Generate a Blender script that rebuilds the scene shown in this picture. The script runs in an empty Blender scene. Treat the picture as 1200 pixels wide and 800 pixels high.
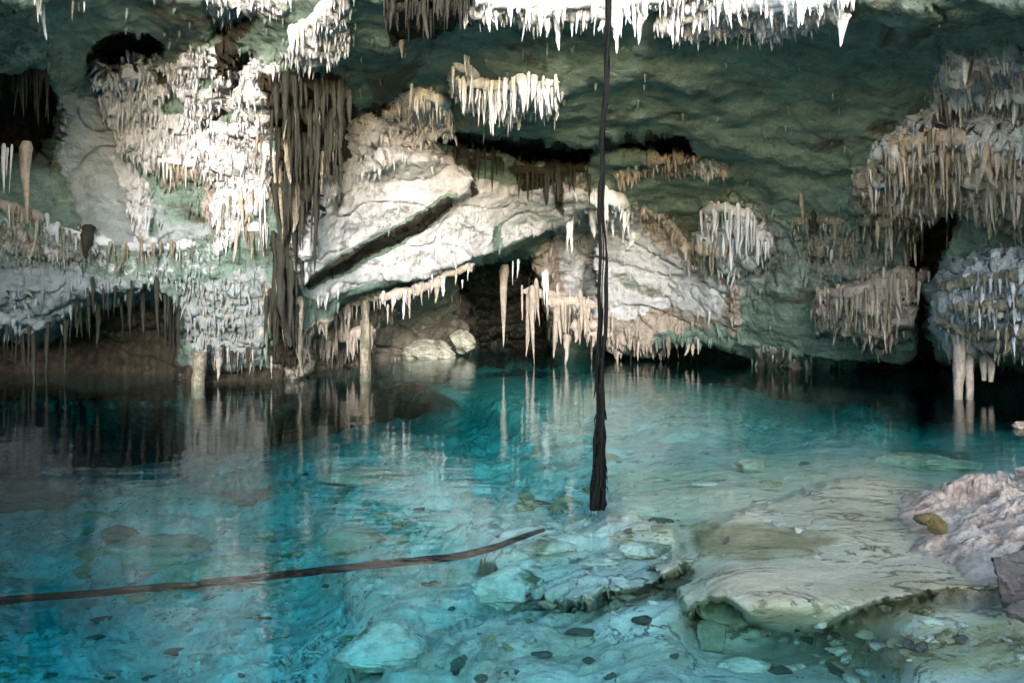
import bpy, math, random
import numpy as np
from mathutils import Vector, Matrix
from mathutils.kdtree import KDTree

# ------------------------------------------------------------------ camera, world, sun, exposure
SC = bpy.context.scene
COL = SC.collection
F, H, HY = 1039.0, 1.7, 350.0          # focal length in photo pixels, eye height, horizon row

cam_d = bpy.data.cameras.new('camera'); cam = bpy.data.objects.new('camera', cam_d); COL.objects.link(cam)
cam.location = (0, 0, H); cam.rotation_euler = (math.pi/2, 0, 0)
cam_d.sensor_width = 36.0; cam_d.lens = 36.0*F/1200.0
cam_d.shift_y = -50.0/1200.0
cam_d.clip_start = 0.05; cam_d.clip_end = 800
SC.camera = cam

SUN_EL, SUN_AZ = 13.0, 2.0            # degrees; azimuth measured to the right of straight behind the camera
world = bpy.data.worlds.new('World'); SC.world = world; world.use_nodes = True
wn = world.node_tree
sky = wn.nodes.new('ShaderNodeTexSky'); sky.sky_type = 'NISHITA'; sky.sun_disc = False
sky.sun_elevation = math.radians(SUN_EL)
sky.sun_rotation = math.radians(180.0 - SUN_AZ)
bg = wn.nodes['Background']; bg.inputs['Strength'].default_value = 0.15
sky.dust_density = 0.6; sky.ozone_density = 0.9; sky.air_density = 0.9
wn.links.new(sky.outputs[0], bg.inputs['Color'])

sun_d = bpy.data.lights.new('sun', 'SUN'); sun_d.energy = 0.72; sun_d.angle = math.radians(14)
sun_d.color = (1.0, 0.99, 0.975)
sun = bpy.data.objects.new('sun', sun_d); COL.objects.link(sun)
_e, _a = math.radians(SUN_EL), math.radians(SUN_AZ)
to_sun = Vector((math.sin(_a)*math.cos(_e), -math.cos(_a)*math.cos(_e), math.sin(_e)))
sun.rotation_euler = to_sun.to_track_quat('Z', 'Y').to_euler()
sun.location = (8, -20, 20)

SC.view_settings.view_transform = 'Standard'; SC.view_settings.look = 'None'
SC.view_settings.exposure = 3.02; SC.view_settings.gamma = 1.0
SC.view_settings.use_curve_mapping = False
SC.render.engine = 'CYCLES'
cy = SC.cycles
cy.use_denoising = True
cy.max_bounces = 8; cy.diffuse_bounces = 4; cy.glossy_bounces = 3; cy.transparent_max_bounces = 12
cy.volume_bounces = 0; cy.caustics_reflective = False; cy.caustics_refractive = False
cy.sample_clamp_indirect = 6.0

# ------------------------------------------------------------------ numpy noise
def _hash(ix, iy, iz, seed):
    h = (ix.astype(np.int64)*374761393 + iy.astype(np.int64)*668265263 + iz.astype(np.int64)*2147483647 + seed*974634777)
    h = (h ^ (h >> 13)) * 1274126177
    h = h & 0x7fffffff
    h = (h ^ (h >> 16)) & 0x7fffffff
    return h
_rg = np.random.RandomState(5)
_G = _rg.normal(size=(1024, 3)); _G /= np.linalg.norm(_G, axis=1)[:, None]
def perlin(P, seed=0):
    P = np.asarray(P, float)
    i = np.floor(P).astype(np.int64); f = P - i
    u = f*f*f*(f*(f*6-15)+10)
    out = 0
    for dx in (0, 1):
        wx = u[:, 0] if dx else 1-u[:, 0]
        for dy in (0, 1):
            wy = u[:, 1] if dy else 1-u[:, 1]
            for dz in (0, 1):
                wz = u[:, 2] if dz else 1-u[:, 2]
                g = _G[_hash(i[:, 0]+dx, i[:, 1]+dy, i[:, 2]+dz, seed) % 1024]
                d = g[:, 0]*(f[:, 0]-dx) + g[:, 1]*(f[:, 1]-dy) + g[:, 2]*(f[:, 2]-dz)
                out = out + wx*wy*wz*d
    return out*1.5
def fbm(P, oct=4, seed=0, gain=0.5):
    s, a, n = 0, 1.0, 0
    for k in range(oct):
        s = s + a*perlin(P*(2.03**k), seed+k); n += a; a *= gain
    return s/n
def ridged(P, oct=3, seed=0):
    s, a, n = 0, 1.0, 0
    for k in range(oct):
        s = s + a*(1-2*np.abs(perlin(P*(2.03**k), seed+k))); n += a; a *= .5
    return s/n
def sstep(a, b, x):
    t = np.clip((x-a)/(b-a), 0, 1); return t*t*(3-2*t)
def sdf(poly, X, Y):
    """signed distance to a closed outline, positive inside"""
    p = np.array(poly, float); n = len(p)
    d = np.full(X.shape, 1e9); inside = np.zeros(X.shape, bool)
    for i in range(n):
        ax, ay = p[i]; bx, by = p[(i+1) % n]
        ex, ey = bx-ax, by-ay
        t = np.clip(((X-ax)*ex+(Y-ay)*ey)/(ex*ex+ey*ey+1e-9), 0, 1)
        d = np.minimum(d, np.hypot(X-ax-t*ex, Y-ay-t*ey))
        c = ((ay > Y) != (by > Y)) & (X < (bx-ax)*(Y-ay)/(by-ay+1e-12)+ax)
        inside ^= c
    return np.where(inside, d, -d)

# ------------------------------------------------------------------ small scene helpers
def tag(o, label=None, cat=None, group=None, kind=None):
    if label: o['label'] = label
    if cat: o['category'] = cat
    if group: o['group'] = group
    if kind: o['kind'] = kind
    return o
def link(name, me, parent=None):
    o = bpy.data.objects.new(name, me); COL.objects.link(o)
    if parent: o.parent = parent
    return o
def empty(name, loc):
    o = bpy.data.objects.new(name, None); COL.objects.link(o); o.location = loc
    o.empty_display_size = .2
    return o
def mesh_from(name, V, Fc, mat=None, smooth=True, attr=None):
    me = bpy.data.meshes.new(name)
    V = np.asarray(V, np.float32)
    Fc = np.asarray(Fc, np.int32)
    k = Fc.shape[1]
    me.vertices.add(len(V)); me.vertices.foreach_set('co', V.ravel())
    me.loops.add(Fc.size); me.loops.foreach_set('vertex_index', Fc.ravel())
    me.polygons.add(len(Fc))
    me.polygons.foreach_set('loop_start', np.arange(0, Fc.size, k, dtype=np.int32))
    me.polygons.foreach_set('loop_total', np.full(len(Fc), k, np.int32))
    me.update(calc_edges=True)
    me.validate()
    me.polygons.foreach_set('use_smooth', np.full(len(me.polygons), bool(smooth)))
    if attr is not None:
        a = me.color_attributes.new('zone', 'FLOAT_COLOR', 'POINT')
        a.data.foreach_set('color', np.asarray(attr, np.float32).ravel())
    if mat: me.materials.append(mat)
    return me
def grid_faces(nr, nc):
    i = np.arange(nr*nc).reshape(nr, nc)
    return np.stack([i[:-1, :-1], i[1:, :-1], i[1:, 1:], i[:-1, 1:]], -1).reshape(-1, 4)

# ------------------------------------------------------------------ materials
def newmat(name):
    m = bpy.data.materials.new(name); m.use_nodes = True
    nt = m.node_tree
    return m, nt, nt.nodes['Principled BSDF']
def N(nt, typ, **kw):
    n = nt.nodes.new(typ)
    for k, v in kw.items():
        if k.startswith('_'): setattr(n, k[1:], v)
        else: n.inputs[k].default_value = v
    return n
def noise_node(nt, vec, scale, detail=6, rough=.6, dist=0.0):
    n = N(nt, 'ShaderNodeTexNoise', Scale=scale, Detail=detail, Roughness=rough, Distortion=dist)
    nt.links.new(vec, n.inputs['Vector']); return n.outputs['Fac']
def mapping(nt, vec, scale):
    m = N(nt, 'ShaderNodeMapping'); m.inputs['Scale'].default_value = scale
    nt.links.new(vec, m.inputs['Vector']); return m.outputs['Vector']
def ramp(nt, fac, stops):
    r = N(nt, 'ShaderNodeValToRGB'); e = r.color_ramp.elements
    while len(e) < len(stops): e.new(.5)
    for s, (p, c) in zip(e, stops):
        s.position = p; s.color = (c[0], c[1], c[2], 1)
    nt.links.new(fac, r.inputs[0]); return r.outputs[0]
def mix(nt, fac, a, b, blend='MIX'):
    m = N(nt, 'ShaderNodeMix', _data_type='RGBA', _blend_type=blend)
    for k, v in ((0, fac), (6, a), (7, b)):
        if hasattr(v, 'is_linked') or isinstance(v, bpy.types.NodeSocket): nt.links.new(v, m.inputs[k])
        elif k == 0: m.inputs[0].default_value = v
        else: m.inputs[k].default_value = (v[0], v[1], v[2], 1)
    return m.outputs[2]
def math_n(nt, op, a, b=None, clamp=False):
    m = N(nt, 'ShaderNodeMath', _operation=op, _use_clamp=clamp)
    for k, v in ((0, a), (1, b)):
        if v is None: continue
        if isinstance(v, bpy.types.NodeSocket): nt.links.new(v, m.inputs[k])
        else: m.inputs[k].default_value = v
    return m.outputs[0]
def mrange(nt, v, a, b):
    m = N(nt, 'ShaderNodeMapRange', _interpolation_type='SMOOTHSTEP')
    nt.links.new(v, m.inputs[0]); m.inputs[1].default_value = a; m.inputs[2].default_value = b
    return m.outputs[0]
def bump(nt, h, dist, strength=1.0, prev=None):
    b = N(nt, 'ShaderNodeBump', Strength=strength, Distance=dist)
    nt.links.new(h, b.inputs['Height'])
    if prev is not None: nt.links.new(prev, b.inputs['Normal'])
    return b.outputs[0]

ALG = [(0.30, (.050, .060, .050)), (.42, (.115, .160, .135)), (.56, (.185, .26, .22)), (.70, (.27, .34, .29))]
WHT = [(0.28, (.22, .21, .205)), (.40, (.40, .395, .395)), (.54, (.58, .585, .61)), (.70, (.48, .46, .44))]
WST = [(0.28, (.36, .35, .34)), (.42, (.56, .56, .56)), (.56, (.72, .725, .75)), (.70, (.64, .62, .60))]  # lighter copy of the wall white; direct sun is put into this colour
TAN = [(0.28, (.12, .095, .075)), (.43, (.27, .225, .185)), (.57, (.42, .36, .31)), (.72, (.44, .41, .385))]
SLT = [(0.25, (.14, .15, .155)), (.5, (.27, .30, .31)), (.75, (.38, .41, .43))]
BRN = [(0.25, (.014, .011, .009)), (.5, (.040, .033, .024)), (.75, (.085, .07, .048))]

def cave_material():
    m, nt, p = newmat('cave limestone')
    geo = N(nt, 'ShaderNodeNewGeometry'); pos = geo.outputs['Position']
    at = N(nt, 'ShaderNodeAttribute', _attribute_name='zone')
    sep = N(nt, 'ShaderNodeSeparateColor'); nt.links.new(at.outputs['Color'], sep.inputs[0])
    W, T, S, B = sep.outputs[0], sep.outputs[1], sep.outputs[2], at.outputs['Alpha']
    n1 = noise_node(nt, pos, 1.3, 9, .68)
    n2 = noise_node(nt, pos, 4.5, 8, .7, .4)
    n3 = noise_node(nt, mapping(nt, pos, (3.5, 3.5, .6)), 2.2, 8, .68)     # streaks running down
    n4 = noise_node(nt, pos, 22., 5, .65)
    n5 = noise_node(nt, mapping(nt, pos, (1, 1, 3.2)), 1.8, 9, .66, .6)    # bedding
    a_ = math_n(nt, 'ADD', math_n(nt, 'MULTIPLY', n1, .5), math_n(nt, 'MULTIPLY', n5, .5))
    col = ramp(nt, a_, ALG)
    ns_ = noise_node(nt, mapping(nt, pos, (.7, .45, 1.2)), 1.1, 9, .7, .8)
    col = mix(nt, mrange(nt, ns_, .53, .66), col, (.085, .08, .06))
    edge = math_n(nt, 'ADD', math_n(nt, 'MULTIPLY', math_n(nt, 'SUBTRACT', n2, .5), .9), math_n(nt, 'MULTIPLY', math_n(nt, 'SUBTRACT', n4, .5), .35))
    def layer(col, w, stops, nz, k=1.0):
        f = mrange(nt, math_n(nt, 'ADD', w, math_n(nt, 'MULTIPLY', edge, k)), .38, .62)
        return mix(nt, f, col, ramp(nt, nz, stops))
    mixn = math_n(nt, 'ADD', math_n(nt, 'MULTIPLY', n3, .5), math_n(nt, 'MULTIPLY', n2, .5))
    col = layer(col, S, SLT, n1)
    col = layer(col, T, TAN, mixn)
    col = layer(col, W, WHT, mixn, 1.15)
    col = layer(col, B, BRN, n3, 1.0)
    sp = mrange(nt, n4, .60, .72)
    col = mix(nt, math_n(nt, 'MULTIPLY', sp, .35), col, (.05, .045, .035))
    nc = noise_node(nt, mapping(nt, pos, (.55, .6, 1.0)), 1.5, 7, .62, .9)
    ck = math_n(nt, 'ABSOLUTE', math_n(nt, 'SUBTRACT', nc, .5))
    brk = math_n(nt, 'MULTIPLY', mrange(nt, n1, .48, .60), math_n(nt, 'ADD', math_n(nt, 'MAXIMUM', W, T), 0.0, True))
    crack = math_n(nt, 'MULTIPLY', math_n(nt, 'SUBTRACT', 1.0, mrange(nt, ck, .003, .016)), brk)
    col = mix(nt, math_n(nt, 'MULTIPLY', crack, .5), col, (.035, .03, .024))
    nt.links.new(col, p.inputs['Base Color'])
    p.inputs['Roughness'].default_value = .82
    p.inputs['Specular IOR Level'].default_value = .125
    b = bump(nt, n2, .12, .9)
    b = bump(nt, n3, .05, .7, b)
    b = bump(nt, n4, .03, .8, b)
    b = bump(nt, math_n(nt, 'SUBTRACT', 1.0, crack), .05, .8, b)
    nt.links.new(b, p.inputs['Normal'])
    return m
def stone_material(name, stops, scale=3.0, streak=True, rough=.75, bd=.03, algae=0.0):
    m, nt, p = newmat(name)
    geo = N(nt, 'ShaderNodeNewGeometry'); pos = geo.outputs['Position']
    n1 = noise_node(nt, mapping(nt, pos, (3.0, 3.0, .7) if streak else (1, 1, 1.6)), scale, 8, .68)
    n2 = noise_node(nt, pos, scale*5, 6, .65)
    f = math_n(nt, 'ADD', math_n(nt, 'MULTIPLY', n1, .6), math_n(nt, 'MULTIPLY', n2, .4))
    col = ramp(nt, f, stops)
    if algae > 0:
        n5 = noise_node(nt, pos, scale*.7, 7, .66)
        col = mix(nt, mrange(nt, n5, .62-algae*.3, .72-algae*.2), col, (.07, .085, .045))
    nt.links.new(col, p.inputs['Base Color'])
    p.inputs['Roughness'].default_value = rough; p.inputs['Specular IOR Level'].default_value = .3
    b = bump(nt, n1, bd*1.6, .8); b = bump(nt, n2, bd, .8, b)
    nt.links.new(b, p.inputs['Normal'])
    return m
M_CAVE = cave_material()
M = {
 'white': stone_material('white flowstone', WST),
 'tan': stone_material('tan flowstone', TAN),
 'grey': stone_material('blue grey flowstone', [(.25, (.28, .28, .29)), (.5, (.47, .48, .51)), (.75, (.60, .61, .66))]),
 'brown': stone_material('dark mossy flowstone', [(.25, (.008, .008, .006)), (.5, (.021, .021, .015)), (.7, (.042, .040, .028)), (.82, (.12, .11, .08))]),
 'mossy': stone_material('mossy half pale flowstone', [(.3, (.045, .048, .034)), (.48, (.14, .125, .09)), (.62, (.36, .31, .24)), (.75, (.5, .45, .38))]),
}

# ------------------------------------------------------------------ the cave: depth of the rock face seen along each direction
COLS = {  # photo column: [(row, metres from the camera)]
 -100:[(-100,8.2),(0,10.8),(80,13.5),(190,16.5),(300,16.8),(345,16.4),(400,18.4),(440,18)],
 0:   [(-100,9.0),(0,11.5),(80,14.8),(190,17.0),(300,17.2),(345,16.9),(400,18.8),(440,18.3)],
 120: [(-100,9.5),(0,13.4),(40,14.6),(78,16.0),(110,16.8),(200,17.4),(300,17.6),(345,17.5),(400,19.2),(450,18.6)],
 230: [(-100,10),(0,14.2),(40,15.4),(75,16.2),(130,16.7),(200,17.0),(280,17.4),(340,17.6),(400,18.0),(450,18.0)],
 340: [(-100,9.8),(0,13.4),(50,14.2),(100,14.9),(150,15.6),(200,16.0),(300,16.8),(400,18.0),(440,18.4)],
 430: [(-100,9.6),(0,12.2),(50,14.0),(100,16.0),(130,18.0),(200,18.7),(280,19.1),(340,19.3),(390,20.5),(430,21.5)],
 500: [(-100,9.6),(0,12.2),(80,15.0),(110,16.5),(140,18.3),(200,18.9),(250,19.2),(325,19.7),(400,24),(425,25)],
 570: [(-100,9.6),(0,12.8),(80,14.8),(150,17.0),(170,18.6),(200,19.4),(260,19.8),(310,20.2),(400,26),(425,27)],
 680: [(-100,9.4),(0,13.2),(50,14.0),(100,15.0),(165,17.4),(190,19.8),(230,20.5),(265,22.8),(330,23.6),(380,24.6),(410,25.5)],
 790: [(-100,9.2),(0,13.0),(50,13.9),(100,15.0),(165,17.4),(190,19.2),(215,20.2),(260,22.0),(330,22.8),(390,23.6),(425,24.2)],
 900: [(-100,9.0),(0,12.2),(50,13.4),(150,16.0),(240,18.8),(280,19.8),(340,20.4),(400,20.8),(435,21.4)],
 1000:[(-100,8.6),(0,10.6),(50,12.2),(150,15.0),(200,16.2),(250,17.2),(300,17.9),(350,18.2),(400,19.2),(440,20)],
 1100:[(-100,8.2),(0,10.2),(50,11.9),(80,13.2),(200,14.9),(300,16.3),(350,16.6),(400,17.6),(445,18.8)],
 1200:[(-100,7.8),(0,9.7),(50,11.4),(80,12.4),(150,13.2),(250,14.4),(320,14.7),(400,15.4),(440,17.2),(470,17.4)],
 1300:[(-100,7.2),(0,8.9),(80,11.0),(200,12.6),(320,13.4),(400,14.0),(440,15.6),(480,16)],
}
for _k in COLS: COLS[_k][0] = (-100, COLS[_k][1][1]*.96)      # above the picture the roof turns up into the open shaft
CX = np.array(sorted(COLS))
def base_depth(x, y):
    """x, y flat arrays of photo coordinates"""
    yy = np.linspace(-120, 520, 321)
    tab = np.array([np.interp(yy, *zip(*COLS[c])) for c in CX])
    # soften the knots down each column
    k = np.array([1, 2, 3, 2, 1.]); k /= k.sum()
    tab = np.array([np.convolve(np.pad(t, 2, 'edge'), k, 'valid') for t in tab])
    fi = np.clip((y+120)/2.0, 0, 319.999)
    i0 = fi.astype(int); fr = fi-i0
    acc = 0
    offs = (-36, -18, 0, 18, 36)
    for o in offs:
        xs = np.clip(x+o, CX[0], CX[-1])
        j = np.clip(np.searchsorted(CX, xs, 'right')-1, 0, len(CX)-2)
        t = (xs-CX[j])/(CX[j+1]-CX[j])
        a = tab[j, i0]*(1-fr)+tab[j, i0+1]*fr
        b = tab[j+1, i0]*(1-fr)+tab[j+1, i0+1]*fr
        acc = acc + a*(1-t)+b*t
    D = acc/len(offs)
    # beyond the picture: the ceiling climbs towards an open rim, the walls come round to the sides
    up = np.clip(-100-y, 0, None)
    D = D*np.where(up > 0, 1/(1+up/6000.0), 1)
    sx = np.where(x < -100, (-100-x), np.where(x > 1300, x-1300, 0))
    D = D/(1+(sx/900.0))**1.1
    return D
DEPTH = [  # outline, change of depth in metres, edge softness px
 ([(100,76),(112,52),(130,38),(175,42),(186,62),(150,72),(125,84)], 2.2, 5),
 ([(-60,85),(55,92),(64,130),(55,185),(-60,190)], 2.2, 7),
 ([(-60,385),(60,392),(105,352),(190,342),(212,385),(216,470),(-60,470)], 1.9, 9),
 ([(340,342),(358,335),(410,307),(465,276),(524,237),(548,228),(552,205),(520,185),(470,180),(420,190),(380,220),(352,280)], -.7, 4),
 ([(360,405),(400,358),(445,340),(500,328),(545,311),(590,296),(640,272),(664,258),(690,240),(700,262),(690,300),(700,440),(360,440)], 2.2, 5),
 ([(530,322),(590,300),(628,296),(640,345),(650,420),(556,420),(553,380)], 3.6, 8),
 ([(505,162),(560,172),(620,190),(688,188),(700,176),(760,178),(812,180),(800,164),(740,158),(690,176),(600,166),(540,158)], 2.6, 5),
 ([(700,404),(780,402),(860,410),(950,428),(1090,418),(1100,480),(700,470)], 2.5, 6),
 ([(1068,268),(1118,252),(1108,300),(1090,350),(1100,395),(1110,432),(1070,430),(1058,330)], 2.0, 8),
 ([(1090,418),(1200,412),(1320,410),(1320,490),(1090,480)], 2.5, 7),
 ([(240,0),(310,5),(305,20),(270,45),(262,60),(250,40)], 1.0, 6),
 ([(236,156),(262,120),(282,60),(296,62),(286,100),(258,140)], .5, 4),
 ([(380,205),(398,180),(420,140),(405,190),(402,240),(396,250)], .6, 4),
 ([(1095,380),(1104,340),(1140,306),(1200,302),(1320,300),(1320,404),(1130,408)], -1.0, 14),
 ([(955,350),(1000,336),(1080,322),(1094,342),(1075,372),(1040,385),(960,388)], -.9, 9),
 ([(1012,190),(1080,150),(1130,150),(1320,160),(1320,262),(1180,250),(1110,245),(1040,262),(1010,240)], -.8, 12),
 ([(820,245),(850,235),(890,255),(905,290),(880,310),(845,300)], -.7, 9),
 ([(400,170),(455,122),(515,108),(530,165),(500,200),(440,200)], -.5, 12),
]
def rock_depth(x, y, wob=None):
    D = base_depth(x, y)
    P = np.stack([x*.03, y*.03, np.zeros_like(x)], 1)
    w = fbm(P, 3, 11)*7 + perlin(P*6, 15)*2.0
    for poly, d, e in DEPTH:
        s = sdf(poly, x, y) + w*(.35 if e < 6 else 1.0)
        D = D + d*sstep(-e, e, s)
    # under the water the rock leans back out of sight
    D = D + np.clip(y-452, 0, None)*.09
    return D

def lines(spec):
    out = []
    for a, b, s in spec: out.append(np.arange(a, b, s))
    return np.concatenate(out)
XS = lines([(-900, -60, 30), (-60, 1262, 1.8), (1262, 2101, 30)])
YS = lines([(-620, -50, 15), (-50, 475, 1.8), (475, 900, 25)])
gx, gy = np.meshgrid(XS, YS); shp = gx.shape
fx, fy = gx.ravel(), gy.ravel()
D0 = rock_depth(fx, fy)
P = np.stack([(fx-600)/F*D0, D0, H-(fy-HY)/F*D0], 1)
# ragged rim of the opening
def normals(P):
    G = P.reshape(shp+(3,))
    du = np.gradient(G, axis=1); dv = np.gradient(G, axis=0)
    n = np.cross(dv, du).reshape(-1, 3)
    n /= np.linalg.norm(n, axis=1)[:, None]+1e-9
    return n
def facing(n, P):
    v = np.array([0, 0, H])-P
    s = np.sign((n*v).sum(1)); return n*s[:, None]

# ---- tones of rock and algae, with lit and shaded patches painted in: W white, T tan, S slate grey, B dark brown; the rest is green algae
ZW = [
 ([(98,75),(150,68),(200,75),(225,55),(262,48),(300,55),(335,70),(330,105),(322,150),(318,200),(300,250),(262,262),(255,215),(225,190),(200,182),(185,200),(160,190),(140,170),(118,125),(128,108),(112,92)], 6, 1),
 ([(118,178),(150,190),(178,215),(182,260),(192,292),(165,300),(160,250),(140,215)], 5, .75),
 ([(-60,240),(40,252),(80,270),(120,285),(150,300),(190,285),(240,280),(268,288),(262,318),(230,338),(190,338),(150,322),(110,322),(60,308),(0,298),(-60,300)], 7, .44),  # white thinned: the left wall's lack of sun is put into its colour
 ([(285,185),(312,205),(308,240),(290,270),(262,295),(256,255),(275,215)], 5, 1),
 ([(325,62),(350,40),(375,15),(385,-5),(400,-40),(414,-20),(412,40),(390,60),(370,72),(345,72)], 6, .8),
 ([(240,0),(262,-20),(345,-10),(350,0),(330,20),(300,14),(270,18),(252,30)], 6, .65),
 ([(398,172),(415,140),(455,120),(480,108),(510,104),(527,130),(530,160),(505,165),(540,192),(560,208),(600,218),(640,210),(690,225),(690,238),(662,258),(640,270),(600,285),(575,305),(540,310),(500,325),(430,335),(375,352),(352,345),(350,305),(358,235),(385,205)], 4, 1),
 ([(640,280),(690,231),(715,224),(744,240),(756,275),(775,310),(735,330),(700,320),(660,310)], 5, 1.1),  # extra white paints the sunlit patch on this rock
 ([(660,300),(735,285),(800,296),(862,330),(850,372),(770,360),(700,372),(660,345)], 5, .95),
 ([(818,245),(845,235),(890,255),(905,290),(862,318),(835,285)], 6, .75),
 ([(1110,50),(1140,55),(1200,50),(1320,50),(1320,190),(1200,185),(1130,178),(1060,195),(1020,178),(1032,165),(1085,130),(1100,100)], 7, .72),
 ([(1120,350),(1140,310),(1200,302),(1320,300),(1320,345),(1180,370)], 8, .55),
 ([(785,-30),(1000,-40),(1000,5),(900,40),(800,45),(770,30)], 7, .9),
 ([(545,-60),(790,-60),(790,5),(640,18),(560,14)], 6, .9),
 ([(528,80),(560,92),(610,100),(655,96),(658,115),(620,128),(560,122),(530,110)], 6, .8),
 ([(820,182),(852,190),(850,212),(815,208)], 5, .6),
]
ZT = [
 ([(200,335),(260,318),(312,308),(327,340),(312,400),(302,430),(235,432),(212,400),(203,370)], 8, .42),  # tan thinned too, part of the painted dimming of the left wall
 ([(190,185),(255,180),(262,225),(250,262),(215,240),(190,225)], 7, .7),
 ([(-60,255),(30,262),(70,285),(110,300),(60,300),(-60,290)], 6, .6),
 ([(612,300),(655,262),(690,230),(716,222),(746,240),(775,248),(810,288),(872,326),(866,392),(765,402),(715,396),(650,390),(630,345)], 5, 1.15),
 ([(718,196),(760,181),(812,180),(852,192),(856,206),(815,202),(760,202),(726,212)], 4, .85),
 ([(438,345),(540,335),(562,385),(545,422),(438,425)], 4, 1.2),
 ([(330,395),(365,372),(440,352),(440,440),(320,445)], 6, .8),
 ([(953,350),(1000,334),(1080,320),(1096,340),(1042,400),(958,390)], 8, .8),
 ([(1010,192),(1070,178),(1130,168),(1200,172),(1320,176),(1320,285),(1180,262),(1120,242),(1040,272),(1008,242)], 9, .85),
 ([(930,262),(1010,255),(1060,280),(1050,325),(940,325)], 10, .5),
 ([(1120,385),(1200,380),(1320,380),(1320,412),(1130,412)], 8, .6),
 ([(880,405),(940,418),(950,430),(890,424)], 5, .7),
 ([(640,200),(690,190),(700,225),(660,235)], 8, .5),
]
ZS = [
 ([(58,102),(120,112),(146,170),(162,205),(168,292),(110,285),(70,195)], 8, .95),
 ([(-60,300),(60,305),(200,335),(212,385),(150,352),(95,360),(60,395),(-60,395)], 10, .75),
 ([(1095,380),(1104,330),(1140,304),(1200,298),(1320,296),(1320,408),(1130,408)], 8, .85),
 ([(1095,60),(1200,45),(1320,45),(1320,200),(1040,190),(1085,130)], 10, .7),
 ([(808,238),(850,228),(915,250),(915,300),(850,325)], 9, .6),
 ([(240,215),(262,262),(240,285),(190,285),(182,240)], 8, .7),
 ([(205,330),(260,318),(312,308),(327,340),(312,400),(302,430),(235,432),(212,400)], 10, .62),
 ([(0,40),(60,60),(95,75),(60,100),(0,80)], 12, .4),
 ([(900,255),(1010,255),(1040,330),(930,345),(870,345),(860,325)], 14, .5),
]
ZB = [  # dark moss and stains, plus shade painted into recesses and under ledges
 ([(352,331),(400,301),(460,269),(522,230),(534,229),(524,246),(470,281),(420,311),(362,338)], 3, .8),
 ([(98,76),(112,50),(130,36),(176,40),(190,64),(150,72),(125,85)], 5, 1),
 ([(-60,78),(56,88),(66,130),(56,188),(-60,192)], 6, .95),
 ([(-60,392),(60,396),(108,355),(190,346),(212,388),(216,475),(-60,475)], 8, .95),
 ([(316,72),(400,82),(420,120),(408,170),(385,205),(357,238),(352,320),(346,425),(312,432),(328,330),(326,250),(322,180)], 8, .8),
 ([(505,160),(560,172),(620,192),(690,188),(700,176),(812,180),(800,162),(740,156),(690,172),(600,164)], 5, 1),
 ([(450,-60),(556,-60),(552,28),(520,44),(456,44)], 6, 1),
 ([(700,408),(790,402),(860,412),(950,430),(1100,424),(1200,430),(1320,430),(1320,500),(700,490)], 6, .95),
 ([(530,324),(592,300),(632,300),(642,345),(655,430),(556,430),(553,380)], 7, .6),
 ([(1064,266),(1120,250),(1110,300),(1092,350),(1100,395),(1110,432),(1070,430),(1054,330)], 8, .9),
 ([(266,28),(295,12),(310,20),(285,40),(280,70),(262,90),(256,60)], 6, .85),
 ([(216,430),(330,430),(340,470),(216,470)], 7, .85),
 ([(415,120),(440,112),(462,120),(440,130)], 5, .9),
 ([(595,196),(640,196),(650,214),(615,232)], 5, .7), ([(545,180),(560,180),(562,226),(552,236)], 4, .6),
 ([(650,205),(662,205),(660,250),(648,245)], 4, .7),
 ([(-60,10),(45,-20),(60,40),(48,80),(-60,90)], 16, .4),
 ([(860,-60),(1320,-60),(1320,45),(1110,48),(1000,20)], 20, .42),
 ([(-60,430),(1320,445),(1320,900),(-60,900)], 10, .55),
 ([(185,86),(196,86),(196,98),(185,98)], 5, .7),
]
ZG = [  # green patches over the pale stone; slanting bands paint the shade under ledges
 ([(188,108),(205,104),(222,116),(218,136),(198,140),(185,126)], 4, 1),
 ([(232,90),(250,86),(258,100),(244,110)], 4, .9), ([(174,82),(188,80),(198,92),(184,98)], 4, .9),
 ([(226,158),(262,118),(282,55),(298,60),(286,102),(252,145)], 4, .95),
 ([(258,128),(284,124),(280,150),(262,145)], 5, .7),
 ([(352,330),(400,298),(460,266),(522,226),(536,226),(526,248),(470,285),(420,315),(362,340)], 3, 1),
 ([(360,400),(400,352),(450,328),(520,318),(560,305),(590,290),(640,268),(650,275),(600,305),(545,322),(500,338),(445,350),(405,372),(372,402)], 3, .9),
 ([(715,322),(760,334),(800,354),(760,350),(720,334)], 4, .6),
 ([(770,385),(860,374),(860,400),(765,402)], 8, .7),
 ([(720,215),(850,206),(860,250),(815,262),(770,248),(735,232)], 6, .9),
 ([(345,0),(380,-30),(375,10),(335,45),(295,70),(290,58),(320,35)], 4, .9),
 ([(195,218),(240,205),(240,265),(195,262)], 8, .6),
 ([(575,268),(590,262),(592,300),(578,302)], 3, .7),
]
def zone_weights(x, y):
    P = np.stack([x*.045, y*.045, np.zeros_like(x)], 1)
    w = fbm(P, 4, 31, .6)*13
    def acc(Z):
        a = np.zeros_like(x)
        for poly, e, k in Z: a = np.maximum(a, k*sstep(-e, e, sdf(poly, x, y)+w*(.35 if e < 5 else 1)))
        return a
    W, T, S, B, G = acc(ZW), acc(ZT), acc(ZS), acc(ZB), acc(ZG)
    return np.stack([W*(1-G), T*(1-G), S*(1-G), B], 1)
ZONE = zone_weights(fx, fy)

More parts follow.
